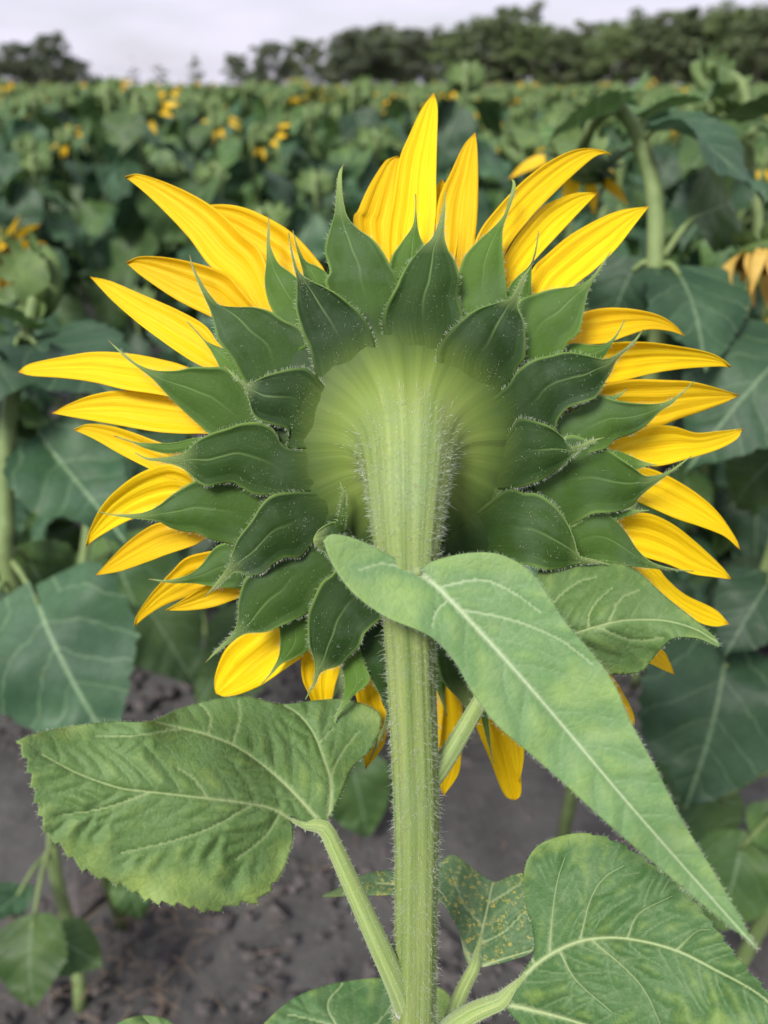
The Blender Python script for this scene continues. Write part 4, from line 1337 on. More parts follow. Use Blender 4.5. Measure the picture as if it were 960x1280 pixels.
# ---- bracts: layer (1 nearest the camera), lightness, order mm, two edges from foot to tip
BRACTS = [
 (2, .30, 0, [(425, 420), (412, 370), (406, 352), (412, 341), (410, 330), (406, 314), (410, 295), (418, 268), (420.6, 241), (423, 217), (430, 204)],
             [(505, 420), (500, 370), (496, 346), (488, 333), (480, 317), (467, 300), (445, 284), (433, 268), (428, 241), (427.5, 217), (430, 204)]),
 (1, .03, 0, [(400, 490), (387, 436), (381, 423), (375, 407), (370, 386), (371, 365), (371, 348), (366, 327), (362, 302), (361, 291)],
             [(475, 480), (471, 445), (468, 427), (462, 411), (452, 394), (440, 382), (421, 367), (402, 357), (383, 348), (373, 338), (367, 320), (363, 303), (361, 291)]),
 (1, .05, 0, [(492, 485), (485, 436), (480, 420), (478, 402), (483, 382), (496, 357), (499, 349), (510, 330), (526, 311), (540, 298), (548, 279), (553, 260), (557, 239)],
             [(570, 470), (578, 425), (579, 395), (576, 384), (572, 367), (575, 349), (574, 344), (569, 327), (561, 314), (555.5, 295), (556, 268), (556.5, 252), (557, 239)]),
 (2, .42, 0, [(565, 400), (572, 350), (580, 322), (596, 303), (612, 289), (629, 270), (638, 243), (641, 231), (640, 224)],
             [(640, 420), (638, 385), (634, 370), (633, 357), (630, 332), (628, 305), (629, 284), (638, 257), (644, 238), (644, 228), (640, 224)]),
 (1, .02, 1, [(555, 500), (548, 465), (546, 447), (549, 432), (563, 413), (580, 397), (597, 386), (620, 379), (636, 374), (644, 363), (651, 349), (666, 330)],
             [(615, 515), (632, 490), (640, 474), (647, 459), (656, 447), (657, 426), (655, 403), (648, 386), (649, 372), (656, 348), (666, 330)]),
 (3, .50, 0, [(478, 385), (488, 326), (500, 306), (515, 284), (519, 262), (519.5, 243)], [(545, 385), (540, 326), (530, 306), (523.5, 290), (520.5, 264), (519.5, 243)]),
 (3, .50, 0, [(625, 395), (637, 357), (661, 333), (668, 316), (671, 302), (673, 289)], [(665, 400), (664, 368), (665, 335), (670, 316), (672, 302), (673, 289)]),
 (2, .35, 0, [(620, 440), (636, 392), (648, 376), (661, 370), (688, 362), (721, 357), (740, 346), (752, 330), (763, 315)],
             [(660, 480), (700, 445), (710, 428), (722, 418), (727, 405), (730, 387), (737, 360), (750, 338), (757, 326), (763, 315)]),
 (1, .10, 0, [(600, 510), (634, 482), (640, 473), (648, 462), (666, 450), (689, 444), (710, 440), (737, 445), (755, 449), (770, 444), (787, 431), (804, 412)],
             [(625, 560), (670, 548), (693, 537), (697, 525), (710, 510), (730, 503), (745, 497), (753, 483), (764, 464), (772, 448), (793, 429), (804, 412)]),
 (3, .55, 0, [(680, 445), (712, 430), (735, 431), (753, 431), (768, 421), (781, 400)], [(690, 470), (730, 460), (753, 448), (764, 431), (772, 419), (781, 400)]),
 (2, .35, 0, [(680, 525), (722, 512), (732, 503), (748, 494), (769, 500), (794, 504), (826, 504), (848, 494), (867, 477)],
             [(680, 575), (735, 566), (758, 560), (769, 549), (788, 543), (807, 532), (826, 514), (843, 502), (867, 477)]),
 (3, .60, 0, [(715, 500), (742, 494), (760, 495), (772, 493), (784, 486)], [(715, 520), (745, 508), (762, 502), (774, 496), (784, 486)]),
 (1, .06, 2, [(622, 560), (641, 533), (649, 523), (668, 526), (689, 534), (703, 546), (712, 558), (728, 555), (741, 549.5), (755, 547)],
             [(615, 612), (633, 611), (655, 608), (678, 599), (693, 590), (709, 577), (720, 567), (733, 558), (744, 551.5), (755, 547)]),
 (2, .22, 0, [(670, 575), (695, 556), (706, 546), (718, 544), (742, 553), (763, 564), (790, 583), (807, 595), (828, 592), (845, 583), (864, 570)],
             [(665, 650), (695, 662), (712, 658), (725, 651), (742, 642), (769, 640), (790, 632), (799, 621), (815, 608), (834, 594), (848, 584), (864, 570)]),
 (3, .55, 0, [(735, 560), (769, 563), (788, 570), (805, 577), (821, 581)], [(735, 590), (775, 590), (795, 587), (808, 583), (821, 581)]),
 (3, .55, 0, [(730, 632), (763, 637), (780, 638), (795, 637), (811, 638)], [(730, 655), (763, 652), (782, 646), (797, 641), (811, 638)]),
 (1, .05, 1, [(595, 640), (633, 612), (655, 616), (671, 617), (690, 629), (706, 648), (717, 672), (723, 694), (736, 698), (752, 702), (763, 707)],
             [(600, 700), (640, 706), (658, 706), (682, 712), (698, 711), (717, 706), (736, 704), (752, 704.5), (763, 707)]),
 (2, .33, 1, [(680, 675), (715, 657), (737, 644), (753, 641), (767, 648), (783, 667), (796, 686), (815, 703), (842, 711), (867, 714)],
             [(680, 705), (734, 700), (772, 705), (788, 708), (826, 711.5), (848, 713.5), (867, 714)]),
 (2, .18, 0, [(405, 490), (382, 462), (384, 430), (376, 411), (355, 400), (338, 389), (317, 384), (292, 384), (276, 383), (263, 369), (253, 355), (243, 337), (237, 319)],
             [(330, 500), (305, 475), (290, 450), (282, 439), (272, 425), (268, 408), (263, 388), (253, 366), (241, 336), (237, 319)]),
 (3, .50, 0, [(372, 440), (342, 391), (335, 375), (331, 351), (333, 326), (333.5, 297), (336, 272)], [(410, 420), (398, 375), (382, 357), (365, 342), (348, 329), (338, 307), (337, 290), (336, 272)]),
 (3, .55, 1, [(385, 400), (380, 350), (377, 332), (370, 307), (366, 288)], [(420, 390), (414, 350), (400, 335), (383, 327), (374, 312), (366, 288)]),
 (1, .00, 2, [(425, 500), (409, 487), (397, 472), (384, 461), (372, 460), (355, 463), (334, 469), (317, 477), (307, 479), (294, 469), (281, 458)],
             [(405, 560), (372, 561), (358, 557), (361, 544), (357, 535), (342, 531), (328, 527), (317, 519), (310, 498), (303, 482), (292, 471), (281, 458)]),
 (2, .28, 1, [(350, 520), (320, 508), (309, 494), (298, 476), (280, 460), (261, 459), (240, 459), (221, 463), (194, 463), (172, 455), (153, 440), (136, 426)],
             [(350, 560), (290, 556), (264, 544), (248, 530), (227, 511), (208, 492), (189, 472), (165, 454), (151, 442), (136, 426)]),
 (3, .60, 0, [(325, 490), (306, 477), (301, 452), (292, 440), (272, 433), (257, 426), (246, 414), (234, 402)], [(310, 500), (285, 478), (274, 458), (263, 437), (249, 419), (234, 402)]),
 (1, .05, 1, [(410, 562), (372, 562), (353, 556), (342, 537), (326, 528), (303, 529), (285, 535), (266, 541), (246, 552), (232, 566), (210, 571), (185, 572.5), (169, 566)],
             [(405, 612), (372, 616), (355, 617), (337, 619), (317, 618), (303, 610), (291, 603), (273, 605), (257, 608), (243, 599), (234, 590), (223, 583), (200, 577), (184, 575), (169, 566)]),
 (3, .45, 0, [(290, 548), (248, 547), (220, 553), (200, 554), (172, 553), (143, 545)], [(290, 570), (235, 566), (208, 567), (183, 561), (165, 553), (143, 545)]),
 (2, .30, 0, [(345, 610), (290, 600), (258, 598), (242, 602), (217, 617), (198, 632), (177, 641), (144, 643), (124, 640)],
             [(350, 672), (310, 684), (290, 680), (263, 674), (247, 666), (228, 664), (212, 659), (198, 652), (166, 648), (146, 645), (124, 640)]),
 (3, .45, 0, [(330, 680), (290, 678), (269, 684), (252, 706), (236, 718), (212, 725), (186, 724)], [(340, 725), (304, 735), (266, 733), (242, 729), (214, 728.5), (186, 724)]),
 (1, .00, 1, [(415, 615), (363, 615), (340, 619), (326, 632), (315, 650), (299, 671), (292, 687), (285, 708), (271, 727), (256, 746)],
             [(425, 665), (393, 676), (384, 687), (374, 697), (356, 697), (340, 706), (326, 717), (310, 719), (294, 716), (278, 728), (256, 746)]),
 (1, .12, -2, [(385, 675), (330, 705), (308, 721), (301, 738), (298, 756), (298, 772), (291, 791), (270, 812), (257, 828)],
             [(430, 700), (398, 735), (391, 751), (385, 766), (356, 780), (332, 790), (305, 793), (275, 813), (257, 828)]),
 (1, .04, -1, [(435, 685), (416, 716), (402, 728), (391, 751), (385, 772), (386, 805), (393, 827), (392, 851), (382, 874)],
             [(500, 725), (485, 765), (473, 776), (456, 792), (449, 808), (435, 821), (424, 832), (402, 840), (394, 855), (382, 874)]),
 (3, .40, 0, [(360, 745), (349, 780), (350, 790), (349, 818), (340, 838), (327, 855)], [(400, 750), (392, 790), (384, 814), (353, 829), (342, 840), (327, 855)]),
 (2, .60, 0, [(430, 785), (427, 815), (427, 829), (431, 854), (429, 875), (418, 898), (421, 912)], [(465, 780), (452, 812), (455, 828), (462, 851), (438, 873), (421, 897), (421, 912)]),
 (2, .08, -1, [(440, 760), (449, 813), (467, 854), (481, 881), (482, 900), (471, 927), (462, 950)], [(505, 760), (510, 820), (500, 868), (491, 893), (486, 903), (474, 928), (462, 950)]),
 (2, .06, 0, [(528, 745), (540, 800), (549, 843), (562, 862), (576, 876), (584, 892)], [(620, 740), (640, 790), (630, 835), (608, 858), (592, 874), (584, 892)]),
 (3, .40, 0, [(530, 790), (537, 830), (542, 852), (550, 872), (559, 895)], [(575, 790), (566, 830), (558, 852), (556, 872), (559, 895)]),
 (3, .35, 0, [(582, 800), (592, 850), (600, 890), (608, 922), (617, 955)], [(640, 800), (630, 850), (612, 885), (612, 918), (617, 955)]),
 (2, .20, 0, [(610, 720), (645, 775), (670, 820), (690, 850), (712, 880)], [(690, 720), (720, 770), (722, 810), (715, 845), (712, 880)]),
 (3, .35, 0, [(660, 730), (700, 770), (730, 800), (752, 818), (775, 828)], [(720, 700), (750, 745), (768, 780), (772, 805), (775, 828)]),
 (0, .25, 6, [(408, 690), (416, 665), (421, 650), (426, 634), (428, 618), (425, 603)], [(440, 690), (432, 665), (431.5, 648), (432, 632), (431, 617), (425, 603)]),
 (0, .08, 0, [(450, 706), (436, 664), (420, 652), (404, 658), (394, 668), (392, 676)], [(430, 716), (414, 700), (405, 690), (398, 685), (393, 680), (392, 676)]),
]
OFF = {0: 0.017, 1: 0.0135, 2: 0.0078, 3: 0.003}
g4 = np.random.default_rng(21)
for L_, li, o_, A, B in BRACTS:
    nu, nv = 46, 18
    x, y, u, v, wid = blade(A, B, nu, nv)
    k = np.clip(wid / 80, 0.02, 1.2)[:, None]
    rs = sstep(0.0, 0.55, u)
    off = OFF[L_] + 0.0006 * o_
    sw = swell(x, y)
    d = Z(x, y) + 0.0003 - (sw * (1 - rs) + np.maximum(off, sw) * rs)
    d += 0.0048 * (v ** 2 - 0.35) * k * rs                         # rounded like a spoon seen from outside
    d -= 0.0034 * sstep(0.72, 1.0, np.abs(v)) * k * rs              # thin rim rolled back
    wv = g4.uniform(0, 6.28, 3)
    d += (0.0026 * np.sin(g4.uniform(6, 11) * u + wv[0] + 1.5 * np.sign(v)) + 0.0016 * np.sin(g4.uniform(14, 20) * u + wv[2] - np.sign(v))) * np.abs(v) ** 2.5 * k * rs
    d += g4.normal(0, 0.0022) * v * k * rs
    d += 0.00015 * k * np.sin(5 * v + wv[1] + 2 * u) * rs
    d += 0.0008 * np.exp(-(v / 0.08) ** 2) * k * rs                 # groove of the midrib
    d -= g4.uniform(0.000, 0.006) * sstep(0.55, 1.0, u)             # tips flare towards the camera
    P = W(x, y, d)
    cdist = np.hypot(x - 507, y - 548) / 100
    root = np.full_like(u, {0: 0.2, 1: 1.0, 2: 1.0, 3: 0.0}[L_])
    me = mesh('bract', P.reshape(-1, 3), grid_faces(nu, nv), True, np.stack([u, v], -1).reshape(-1, 2), {'root': root.ravel(), 'cd': cdist.ravel()})
    b = hpart('bract', me, M['bract'])
    li = max(0.0, li + g4.normal(0.02, 0.05))
    b.color = (li, li, li, 1)
    solid(b, 0.0006)
    # hairs: a fringe along both margins and short ones over the face
    du = np.gradient(P, axis=0); dv = np.gradient(P, axis=1)
    nrm = np.cross(du, dv); nrm /= np.linalg.norm(nrm, axis=2)[..., None] + 1e-12
    nrm[(nrm @ FW) > 0] *= -1
    pts, dirs, ln = [], [], []
    dens = {0: 60, 1: 120, 2: 75, 3: 20}[L_]
    for side, j in ((-1, 0), (1, nv)):
        out = dv[:, j] * side
        out = out / (np.linalg.norm(out, axis=1)[:, None] + 1e-9)
        for _ in range(dens):
            t = g4.uniform(0.14, 0.93) * nu; i = int(t); f = t - i
            p = P[i, j] * (1 - f) + P[i + 1, j] * f
            tg = P[i + 1, j] - P[i, j]; tg = tg / (np.linalg.norm(tg) + 1e-9)
            pts.append(p); dirs.append(out[i] + 0.5 * nrm[i, j] + 0.35 * tg + g4.normal(0, 0.22, 3)); ln.append(g4.uniform(0.0010, 0.0026))
    for _ in range({0: 60, 1: 260, 2: 60, 3: 6}[L_]):
        i = int(g4.integers(6, nu - 4)); j = int(g4.integers(1, nv - 1))
        if math.sin(i * 0.33 + wv[0]) + math.sin(j * 0.7 + wv[1]) < g4.uniform(-0.6, 1.0): continue
        p = P[i, j] + (P[i + 1, j] - P[i, j]) * g4.uniform() + (P[i, j + 1] - P[i, j]) * g4.uniform()
        pts.append(p + nrm[i, j] * 0.0004); dirs.append(nrm[i, j] + 0.9 * UP * g4.uniform(-1, 0.4) + g4.normal(0, 0.5, 3)); ln.append(g4.uniform(0.0004, 0.0014))
    h = hpart('hairs', hair_mesh('bract_hairs', pts, dirs, np.array(ln), 0.00007), M['hair'], b)
    tag(h, kind='stuff')


# ---- leaves, traced outline, veins and depths
def inside(poly, q):
    x, y = q[:, 0], q[:, 1]
    c = np.zeros(len(q), bool)
    j = len(poly) - 1
    for i in range(len(poly)):
        xi, yi, xj, yj = poly[i][0], poly[i][1], poly[j][0], poly[j][1]
        if yi != yj:
            c ^= ((yi > y) != (yj > y)) & (x < (xj - xi) * (y - yi) / (yj - yi) + xi)
        j = i
    return c


def seg_dist(q, line):
    """distance of points to a polyline, and how far along it (0..1) the nearest point lies"""
    best = np.full(len(q), 1e9); along = np.zeros(len(q))
    n = len(line) - 1
    for i in range(n):
        a, b = line[i], line[i + 1]
        ab = b - a
        t = np.clip(((q - a) @ ab) / (ab @ ab + 1e-9), 0, 1)
        d = np.linalg.norm(q - (a + t[:, None] * ab), axis=1)
        m = d < best
        best[m] = d[m]; along[m] = (i + t[m]) / n
    return best, along


def tps(ctrl):
    c = np.array(ctrl, float)
    P, z = c[:, :2] / 100, c[:, 2]
    n = len(P)
    K = lambda a, b: (lambda r2: 0.5 * r2 * np.log(r2 + 1e-9))(((a[:, None] - b[None]) ** 2).sum(-1))
    A = np.zeros((n + 3, n + 3))
    A[:n, :n] = K(P, P) + 0.002 * np.eye(n)
    A[:n, n] = 1; A[:n, n + 1:] = P; A[n, :n] = 1; A[n + 1:, :n] = P.T
    w = np.linalg.solve(A, np.r_[z, 0, 0, 0])
    def f(q):
        q = q / 100
        return K(q, P) @ w[:n] + w[n] + q @ w[n + 1:]
    return f


def hero_leaf(outline, ctrl, mains, seconds, mat, teeth=(), tooth=4.0, step=3.2, groove=0.0010, quilt=0.0030, auto=34, seed=0, vein_w=3.2,
              petiole=None, prad=(10, 12), hair_edge=0, waves=0.0015, relief=-1.0):
    g = np.random.default_rng(seed)
    out = catmull(np.vstack([outline, outline[:1]]), int(sum(np.linalg.norm(np.diff(np.vstack([outline, outline[:1]]), axis=0), axis=1)) / 2.4))[:-1]
    if len(teeth):
        cen = out.mean(0)
        n = len(out)
        tg = np.roll(out, -1, 0) - np.roll(out, 1, 0)
        nr = np.stack([tg[:, 1], -tg[:, 0]], 1); nr /= np.linalg.norm(nr, axis=1)[:, None] + 1e-9
        if ((out - cen) * nr).sum() < 0: nr = -nr
        s = np.r_[0, np.cumsum(np.linalg.norm(np.diff(out, axis=0), axis=1))]
        for (x0, y0, x1, y1, pitch, amp) in teeth:
            m = (out[:, 0] > x0) & (out[:, 0] < x1) & (out[:, 1] > y0) & (out[:, 1] < y1)
            ph = (s / pitch + 0.25 * np.sin(s / 37)) % 1.0
            out[m] += nr[m] * (amp * (ph[m] - 0.6))[:, None]
    veins = [(catmull(np.array(m, float), 40), vein_w, 1.0) for m in mains] + [(catmull(np.array(m, float), 24), vein_w * 0.5, 0.62) for m in seconds]
    if auto:
        for m in list(mains) + list(seconds):
            c = catmull(np.array(m, float), 60)
            sl = np.linalg.norm(np.diff(c, axis=0), axis=1).sum()
            k = int(sl / auto)
            if m in seconds: k = int(sl / (auto * 0.9))
            for i in range(1, k):
                for sd_ in (-1, 1):
                    f = (i + (0.0 if sd_ > 0 else 0.45) + g.uniform(-0.15, 0.15)) / k
                    if f > 0.95: continue
                    p = c[int(f * 59)]; tg = c[min(59, int(f * 59) + 2)] - c[max(0, int(f * 59) - 2)]
                    a0 = math.atan2(tg[1], tg[0]) + sd_ * g.uniform(0.75, 1.0)
                    L = g.uniform(60, 110) * (1.1 - 0.5 * f) * (0.6 if m in seconds else 1.0)
                    bend = -sd_ * g.uniform(0.3, 0.7)
                    pts = [p]
                    for q in range(9):
                        a = a0 + bend * q / 9
                        pts.append(pts[-1] + L / 9 * np.array([math.cos(a), math.sin(a)]))
                    pts = np.array(pts)
                    ok = inside(out, pts[1:])
                    # stop at the margin and before another main vein
                    oth = np.min([seg_dist(pts[1:], catmull(np.array(mm, float), 40))[0] for mm in mains if mm is not m] or [np.full(9, 99.0)], axis=0)
                    ok &= oth > 9
                    e = int(np.argmin(ok)) if not ok.all() else 9
                    if e >= 3: veins.append((pts[:e + 1], vein_w * 0.36, 0.10 if m in seconds else 0.17))
    lo, hi = out.min(0), out.max(0)
    gx, gy = np.meshgrid(np.arange(lo[0], hi[0], step), np.arange(lo[1], hi[1], step * 0.87), indexing='ij')
    gx = gx + (np.arange(gx.shape[1]) % 2)[None, :] * step / 2
    q = np.stack([gx.ravel(), gy.ravel()], 1) + g.uniform(-0.4, 0.4, (gx.size, 2))
    extra = []
    for c, w, s in veins:
        if s < 0.5: continue
        cc = catmull(c, max(6, int(np.linalg.norm(np.diff(c, axis=0), axis=1).sum() / 2.6)))
        tg = np.gradient(cc, axis=0); nr = np.stack([-tg[:, 1], tg[:, 0]], 1); nr /= np.linalg.norm(nr, axis=1)[:, None] + 1e-9
        for o in (0, -0.9, 0.9): extra.append(cc + nr * o * w)
    if extra:
        ex = np.vstack(extra)
        q = np.vstack([q, ex])
    q = q[inside(out, q)]
    bd, _ = seg_dist(q, np.vstack([out, out[:1]]))
    q = q[bd > 1.2]
    # thin out near-duplicates
    if extra: q = np.vstack([ex[inside(out, ex)], q])
    seen, keep, md = {}, [], 1.5
    for i, (a, b) in enumerate(q):
        ka, kb = int(a // md), int(b // md)
        ok = True
        for da in (-1, 0, 1):
            for db in (-1, 0, 1):
                s_ = seen.get((ka + da, kb + db))
                if s_ is not None and (q[s_][0] - a) ** 2 + (q[s_][1] - b) ** 2 < md * md: ok = False
        if ok:
            seen[ka, kb] = i; keep.append(i)
    q = q[keep]
    bd, _ = seg_dist(q, np.vstack([out, out[:1]]))
    q = q[bd > 1.2]
    allp = np.vstack([out, q])
    n = len(out)
    res = delaunay_2d_cdt([Vector((float(a), float(b))) for a, b in allp], [], [list(range(n))], 1, 1e-4)
    V2 = np.array([(v.x, v.y) for v in res[0]]); F = [tuple(f) for f in res[2]]
    # orient the faces to the camera
    f0 = np.array(F)
    e1, e2 = V2[f0[:, 1]] - V2[f0[:, 0]], V2[f0[:, 2]] - V2[f0[:, 0]]
    cr_ = e1[:, 0] * e2[:, 1] - e1[:, 1] * e2[:, 0]
    f0[cr_ > 0] = f0[cr_ > 0][:, ::-1]
    F = f0
    fz = tps(ctrl)
    d = fz(V2)
    vein = np.zeros(len(V2)); nearest = np.full(len(V2), 1e9); hgt = np.zeros(len(V2))
    for c, w, s in veins:
        dist, al = seg_dist(V2, c)
        ww = w * (1.15 - 0.75 * al) + 0.4
        p = np.exp(-(dist / ww) ** 2)
        vein = np.maximum(vein, s * (1 - 0.35 * al) * np.exp(-(dist / (ww * 0.85)) ** 4))
        hgt = np.maximum(hgt, p * s)
        nearest = np.minimum(nearest, dist + (0 if s > 0.5 else 2))
    bulge = 1 - np.exp(-(nearest / 15.0) ** 1.4)
    d = d - quilt * bulge - relief * groove * hgt
    ph = g.uniform(0, 6.28, 6)
    d += waves * (np.sin(V2[:, 0] / 31 + V2[:, 1] / 47 + ph[0]) + 0.7 * np.sin(V2[:, 0] / 19 - V2[:, 1] / 23 + ph[1]) + 0.5 * np.sin(V2[:, 1] / 13 + V2[:, 0] / 37 + ph[2])) * np.clip(nearest / 25, 0, 1)
    P = W(V2[:, 0], V2[:, 1], d)
    o = hpart('leaf', mesh('leaf', P, F, True, V2 / 100.0, {'vein': vein, 'bulge': bulge}), M[mat])
    solid(o, 0.0006)
    if petiole is not None:
        c0 = catmull(np.array(mains[0], float), 60)
        if np.hypot(*(c0[0] - np.array(petiole[0][:2]))) > np.hypot(*(c0[-1] - np.array(petiole[0][:2]))): c0 = c0[::-1]
        sl = np.r_[0, np.cumsum(np.linalg.norm(np.diff(c0, axis=0), axis=1))]
        pre = [np.array([np.interp(k_, sl, c0[:, 0]), np.interp(k_, sl, c0[:, 1])]) for k_ in (46, 24)]
        petiole = [(p_[0], p_[1], float(fz(p_[None])[0]) + 0.0012) for p_ in pre] + list(petiole)
        pp = catmull(np.array(petiole, float), 26)
        path = W(pp[:, 0], pp[:, 1], pp[:, 2])
        sl = np.r_[0, np.cumsum(np.linalg.norm(np.diff(pp[:, :2], axis=0), axis=1))]
        rr = np.where(sl < 52, 2.2 + (prad[0] - 2.2) * sstep(0, 52, sl), np.interp(sl, [52, sl[-1]], prad)) * pp[:, 2] / FPX
        V, Fp, UV = tube(path, rr, 20, 5, 0.06)
        pt = hpart('petiole', mesh('petiole', V, Fp, True, UV), M['petiole'], o)
        idx = g.integers(0, len(V) - 20, 900)
        ctr = np.repeat(path, 20, axis=0)
        dirs = V[idx] - ctr[idx]
        h = hpart('hairs', hair_mesh('petiole_hairs', V[idx] + g.normal(0, 0.0002, (900, 3)), dirs / np.linalg.norm(dirs, axis=1)[:, None] + g.normal(0, 0.35, (900, 3)), g.uniform(0.0008, 0.0022, 900), 0.00006), M['hair'], o)
        tag(h, kind='stuff')
    if hair_edge:
        # the loops of a CDT keep the first n points as the margin
        i = g.integers(0, n, hair_edge)
        pts = W(out[i, 0], out[i, 1], tps(ctrl)(out[i]) - 0.0005)
        dv = out[i] - out[(i + 3) % n] * 0.5 - out[(i - 3) % n] * 0.5
        tg = out[(i + 2) % n] - out[(i - 2) % n]
        nr = np.stack([tg[:, 1], -tg[:, 0]], 1)
        nr /= np.linalg.norm(nr, axis=1)[:, None] + 1e-9
        probe = inside(out, out[i] + nr * 2.5)
        nr[probe] *= -1
        dirs = nr[:, :1] * RT - nr[:, 1:] * UP + g.normal(0, 0.3, (len(i), 3)) - 0.3 * FW
        h = hpart('hairs', hair_mesh('leaf_hairs', pts, dirs, g.uniform(0.0007, 0.0019, len(i)), 0.00006), M['hair'], o)
        tag(h, kind='stuff')
    return o


# long pale leaf that hangs across the stem towards the lower right
hero_leaf([(404, 676), (415, 668), (440, 672), (470, 685), (500, 702), (521, 714), (540, 702), (580, 692), (620, 692), (655, 708), (680, 735), (705, 775), (735, 810), (765, 850),
           (790, 905), (820, 960), (850, 1020), (880, 1070), (910, 1120), (935, 1165), (947, 1187), (930, 1172), (880, 1132), (830, 1090), (760, 1030), (700, 975), (660, 940), (620, 905), (590, 865), (570, 830),
           (545, 801), (520, 787), (480, 770), (440, 740), (415, 705)],
          [(515, 712, 0.3254), (404, 676, 0.3195), (440, 740, 0.3156), (480, 768, 0.3143), (600, 790, 0.3182), (650, 705, 0.3234), (585, 692, 0.3273), (700, 905, 0.3110), (760, 845, 0.3110), (545, 801, 0.3130),
           (850, 1080, 0.3033), (640, 925, 0.3071), (947, 1187, 0.2974), (860, 1035, 0.3019), (780, 1048, 0.3013)],
          [[(500, 702), (540, 728), (600, 790), (650, 845), (700, 903), (780, 998), (850, 1078), (905, 1140), (947, 1187)]],
          [[(575, 762), (640, 775), (700, 800), (740, 830)], [(545, 735), (600, 725), (640, 740), (675, 765)], [(520, 715), (480, 705), (450, 712)], [(560, 750), (545, 765), (540, 785)]],
          'leaf_pale', seed=1, auto=58, groove=0.0006, quilt=0.0007, waves=0.0007, vein_w=3.0, hair_edge=900,
          petiole=[(523, 716, .3245), (516, 724, .333), (511, 735, .340)], prad=(7, 13))
# leaf behind it on the right, tip curling towards the petals
hero_leaf([(660, 745), (680, 708), (734, 703), (772, 704), (799, 716), (832, 746), (870, 776), (894, 797), (900, 808), (891, 806), (878, 800), (865, 797), (842, 798), (829, 808), (812, 828), (800, 840), (765, 843), (700, 842), (655, 815)],
          [(650, 805, .356), (760, 778, .352), (900, 806, .346), (734, 703, .392), (680, 708, .392), (799, 716, .384), (870, 776, .358), (815, 824, .362), (765, 842, .366), (700, 840, .364), (842, 796, .352)],
          [[(650, 808), (690, 800), (729, 788), (761, 779), (788, 775), (831, 776), (870, 787), (898, 804)]],
          [[(690, 800), (688, 760), (720, 730), (745, 722)], [(735, 785), (740, 760), (765, 735)], [(760, 779), (775, 750), (798, 738)], [(745, 783), (790, 800), (830, 797)]],
          'leaf', seed=2, auto=30, vein_w=2.4, waves=0.0008, petiole=[(652, 807, .357), (630, 830, .362), (604, 870, .362), (575, 920, .360), (551, 958, .357), (530, 985, .356)], prad=(8, 13), hair_edge=300)
# folded leaf on the lower left
hero_leaf([(405, 1037), (412, 1022), (425, 995), (440, 960), (465, 935), (477, 900), (465, 885), (430, 874), (390, 876), (350, 880), (310, 871), (270, 874), (225, 886), (185, 902), (140, 902), (75, 910), (30, 922),
           (23, 931), (31, 950), (38, 975), (44, 1000), (56, 1038), (76, 1060), (105, 1088), (135, 1101), (165, 1113), (192, 1128), (230, 1132), (262, 1140), (295, 1131), (320, 1128), (340, 1110), (355, 1085), (365, 1055), (366, 1035), (362, 1021), (378, 1026)],
          [(405, 1036, .365), (370, 1028, .362), (25, 932, .318), (80, 1062, .318), (262, 1140, .334), (350, 1090, .352), (330, 962, .366), (250, 918, .356), (185, 902, .348), (140, 902, .345), (310, 871, .388), (225, 886, .378), (270, 874, .385),
           (390, 876, .404), (465, 885, .408), (477, 900, .405), (440, 960, .388), (412, 980, .372), (200, 990, .330), (130, 950, .330), (300, 1003, .346), (370, 940, .382)],
          [[(404, 1036), (370, 1028), (340, 1011), (300, 1003), (250, 997), (190, 990), (150, 985), (100, 968), (50, 942)],
           [(406, 1035), (380, 1005), (350, 975), (320, 950), (290, 931), (255, 918), (228, 911), (195, 903)],
           [(411, 1031), (413, 980), (405, 950), (391, 915), (372, 892), (354, 881)]],
          [[(312, 1008), (260, 1036), (205, 1054), (150, 1066)], [(350, 1016), (332, 1045), (295, 1074)], [(258, 996), (243, 975), (222, 960)], [(260, 918), (263, 896), (250, 880)], [(290, 931), (300, 898), (298, 876)], [(230, 911), (200, 915), (165, 920), (120, 920)],
           [(413, 972), (425, 945), (448, 915)], [(398, 930), (415, 912)], [(190, 990), (130, 1010), (70, 1020)]],
          'leaf', seed=3, auto=30, teeth=[(0, 925, 345, 1160, 21, 7)], vein_w=3.0, waves=0.0020, quilt=0.0024,
          petiole=[(404, 1033, .365), (418, 1058, .3645), (436, 1098, .364), (455, 1140, .364), (476, 1186, .365), (495, 1228, .369), (508, 1262, .376)], prad=(10, 15), hair_edge=500)
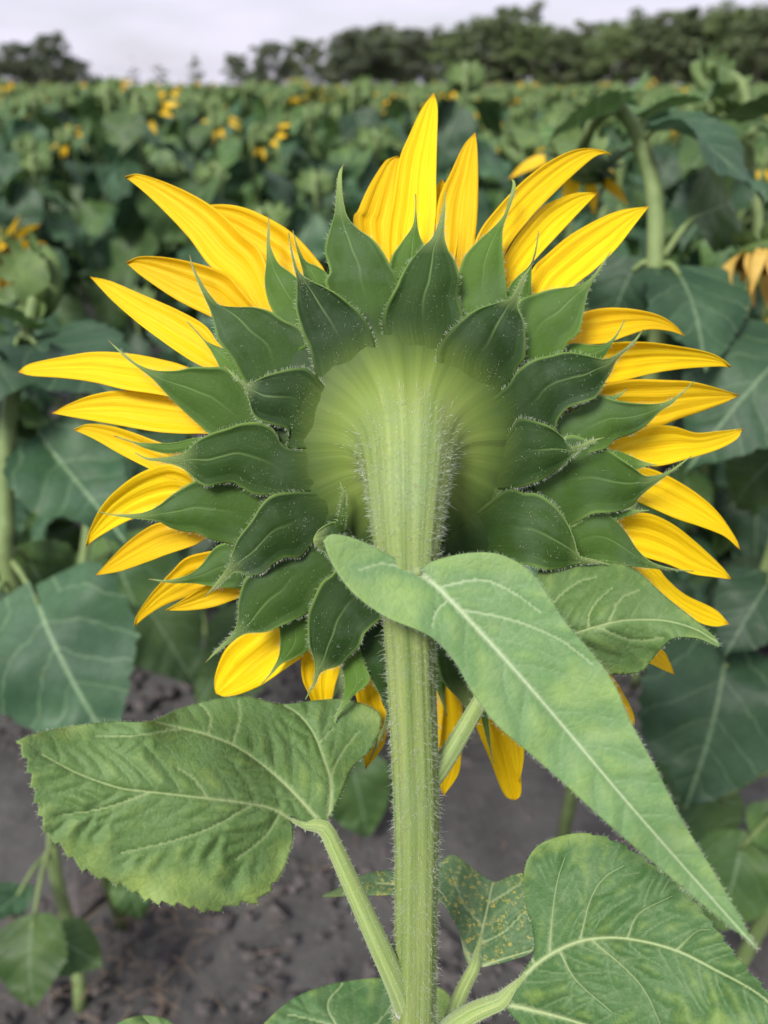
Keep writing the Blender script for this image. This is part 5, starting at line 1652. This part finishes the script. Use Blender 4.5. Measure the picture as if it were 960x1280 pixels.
# veined leaf at the lower right corner
hero_leaf([(627, 1252), (640, 1234), (655, 1212), (667, 1192), (667, 1165), (657, 1130), (655, 1090), (665, 1065), (685, 1050), (725, 1041), (760, 1047), (790, 1062), (830, 1090), (860, 1115), (895, 1160), (925, 1200),
           (962, 1242), (1000, 1290), (1020, 1330), (960, 1370), (860, 1385), (760, 1360), (690, 1318), (645, 1275)],
          [(627, 1252, .372), (667, 1170, .368), (660, 1090, .372), (725, 1041, .372), (830, 1090, .348), (925, 1200, .325), (1010, 1310, .305), (760, 1172, .350), (690, 1195, .362), (860, 1190, .332), (720, 1277, .350), (860, 1370, .320), (700, 1315, .358)],
          [[(627, 1252), (650, 1225), (680, 1198), (720, 1178), (760, 1172), (800, 1176), (845, 1188), (890, 1210), (960, 1252), (1015, 1322)],
           [(628, 1254), (665, 1262), (720, 1277), (800, 1305), (880, 1345)]],
          [[(687, 1193), (691, 1140), (697, 1100), (706, 1072)], [(725, 1176), (738, 1125), (756, 1097), (780, 1082)], [(784, 1173), (799, 1142), (840, 1120)], [(845, 1188), (870, 1165), (885, 1162)], [(740, 1175), (800, 1230), (830, 1290)], [(700, 1188), (720, 1225), (765, 1265)], [(668, 1205), (661, 1180), (664, 1150)]],
          'leaf_dark', seed=4, auto=30, teeth=[(740, 1030, 1000, 1260, 24, 4)], vein_w=3.4, waves=0.0019, quilt=0.0027,
          petiole=[(628, 1250, .372), (612, 1257, .373), (590, 1267, .375), (565, 1285, .378), (535, 1320, .384)], prad=(10, 15), hair_edge=400)
# spotted leaf half hidden behind the stem
hero_leaf([(592, 1211), (582, 1200), (575, 1170), (562, 1142), (545, 1124), (510, 1120), (480, 1119), (440, 1120), (403, 1121), (425, 1109), (445, 1096), (480, 1088), (515, 1090), (545, 1080), (566, 1068), (585, 1080), (605, 1095), (620, 1102), (637, 1095), (656, 1093),
           (668, 1120), (667, 1160), (667, 1188), (640, 1200), (612, 1207)],
          [(592, 1211, .405), (566, 1068, .450), (405, 1121, .44), (656, 1094, .425), (667, 1188, .410), (545, 1122, .432), (620, 1105, .435), (575, 1170, .418), (480, 1100, .442)],
          [[(592, 1211), (600, 1175), (608, 1140), (616, 1104)], [(591, 1210), (577, 1180), (562, 1148), (545, 1122), (520, 1108), (470, 1104)], [(593, 1211), (625, 1200), (665, 1188)]],
          [[(604, 1160), (580, 1130), (565, 1095)], [(610, 1130), (635, 1115), (650, 1105)], [(600, 1180), (630, 1165), (655, 1140)]],
          'leaf_rust', seed=5, auto=24, vein_w=2.8, quilt=0.0018, petiole=[(593, 1209, .405), (586, 1222, .404), (575, 1245, .402), (564, 1275, .402), (550, 1310, .402), (530, 1350, .398)], prad=(8, 13))
# leaf tops rising into the lower edge of the picture
hero_leaf([(330, 1279), (348, 1262), (370, 1246), (400, 1234), (430, 1227), (480, 1222), (520, 1226), (560, 1242), (570, 1290), (540, 1360), (470, 1400), (380, 1390), (330, 1330)],
          [(330, 1279, .45), (430, 1227, .47), (540, 1230, .47), (540, 1360, .43), (400, 1390, .42), (450, 1300, .435)],
          [[(500, 1395), (450, 1320), (410, 1262), (428, 1230)]], [[(425, 1285), (390, 1275), (360, 1268)], [(440, 1310), (480, 1270), (500, 1235)]],
          'leaf_dark', seed=6, auto=28, vein_w=2.4, petiole=[(500, 1393, .425), (508, 1400, .415), (515, 1410, .40)], prad=(9, 12))
hero_leaf([(143, 1281), (160, 1273), (180, 1269), (205, 1273), (222, 1284), (300, 1340), (380, 1420), (300, 1440), (200, 1400), (150, 1330)],
          [(143, 1281, .46), (180, 1269, .47), (222, 1284, .465), (380, 1420, .43), (200, 1400, .43), (250, 1350, .435)],
          [[(375, 1420), (300, 1380), (230, 1320), (180, 1272)]], [], 'leaf', seed=7, auto=28, vein_w=2.4, petiole=[(374, 1420, .43), (440, 1440, .42), (512, 1450, .40)], prad=(8, 12))
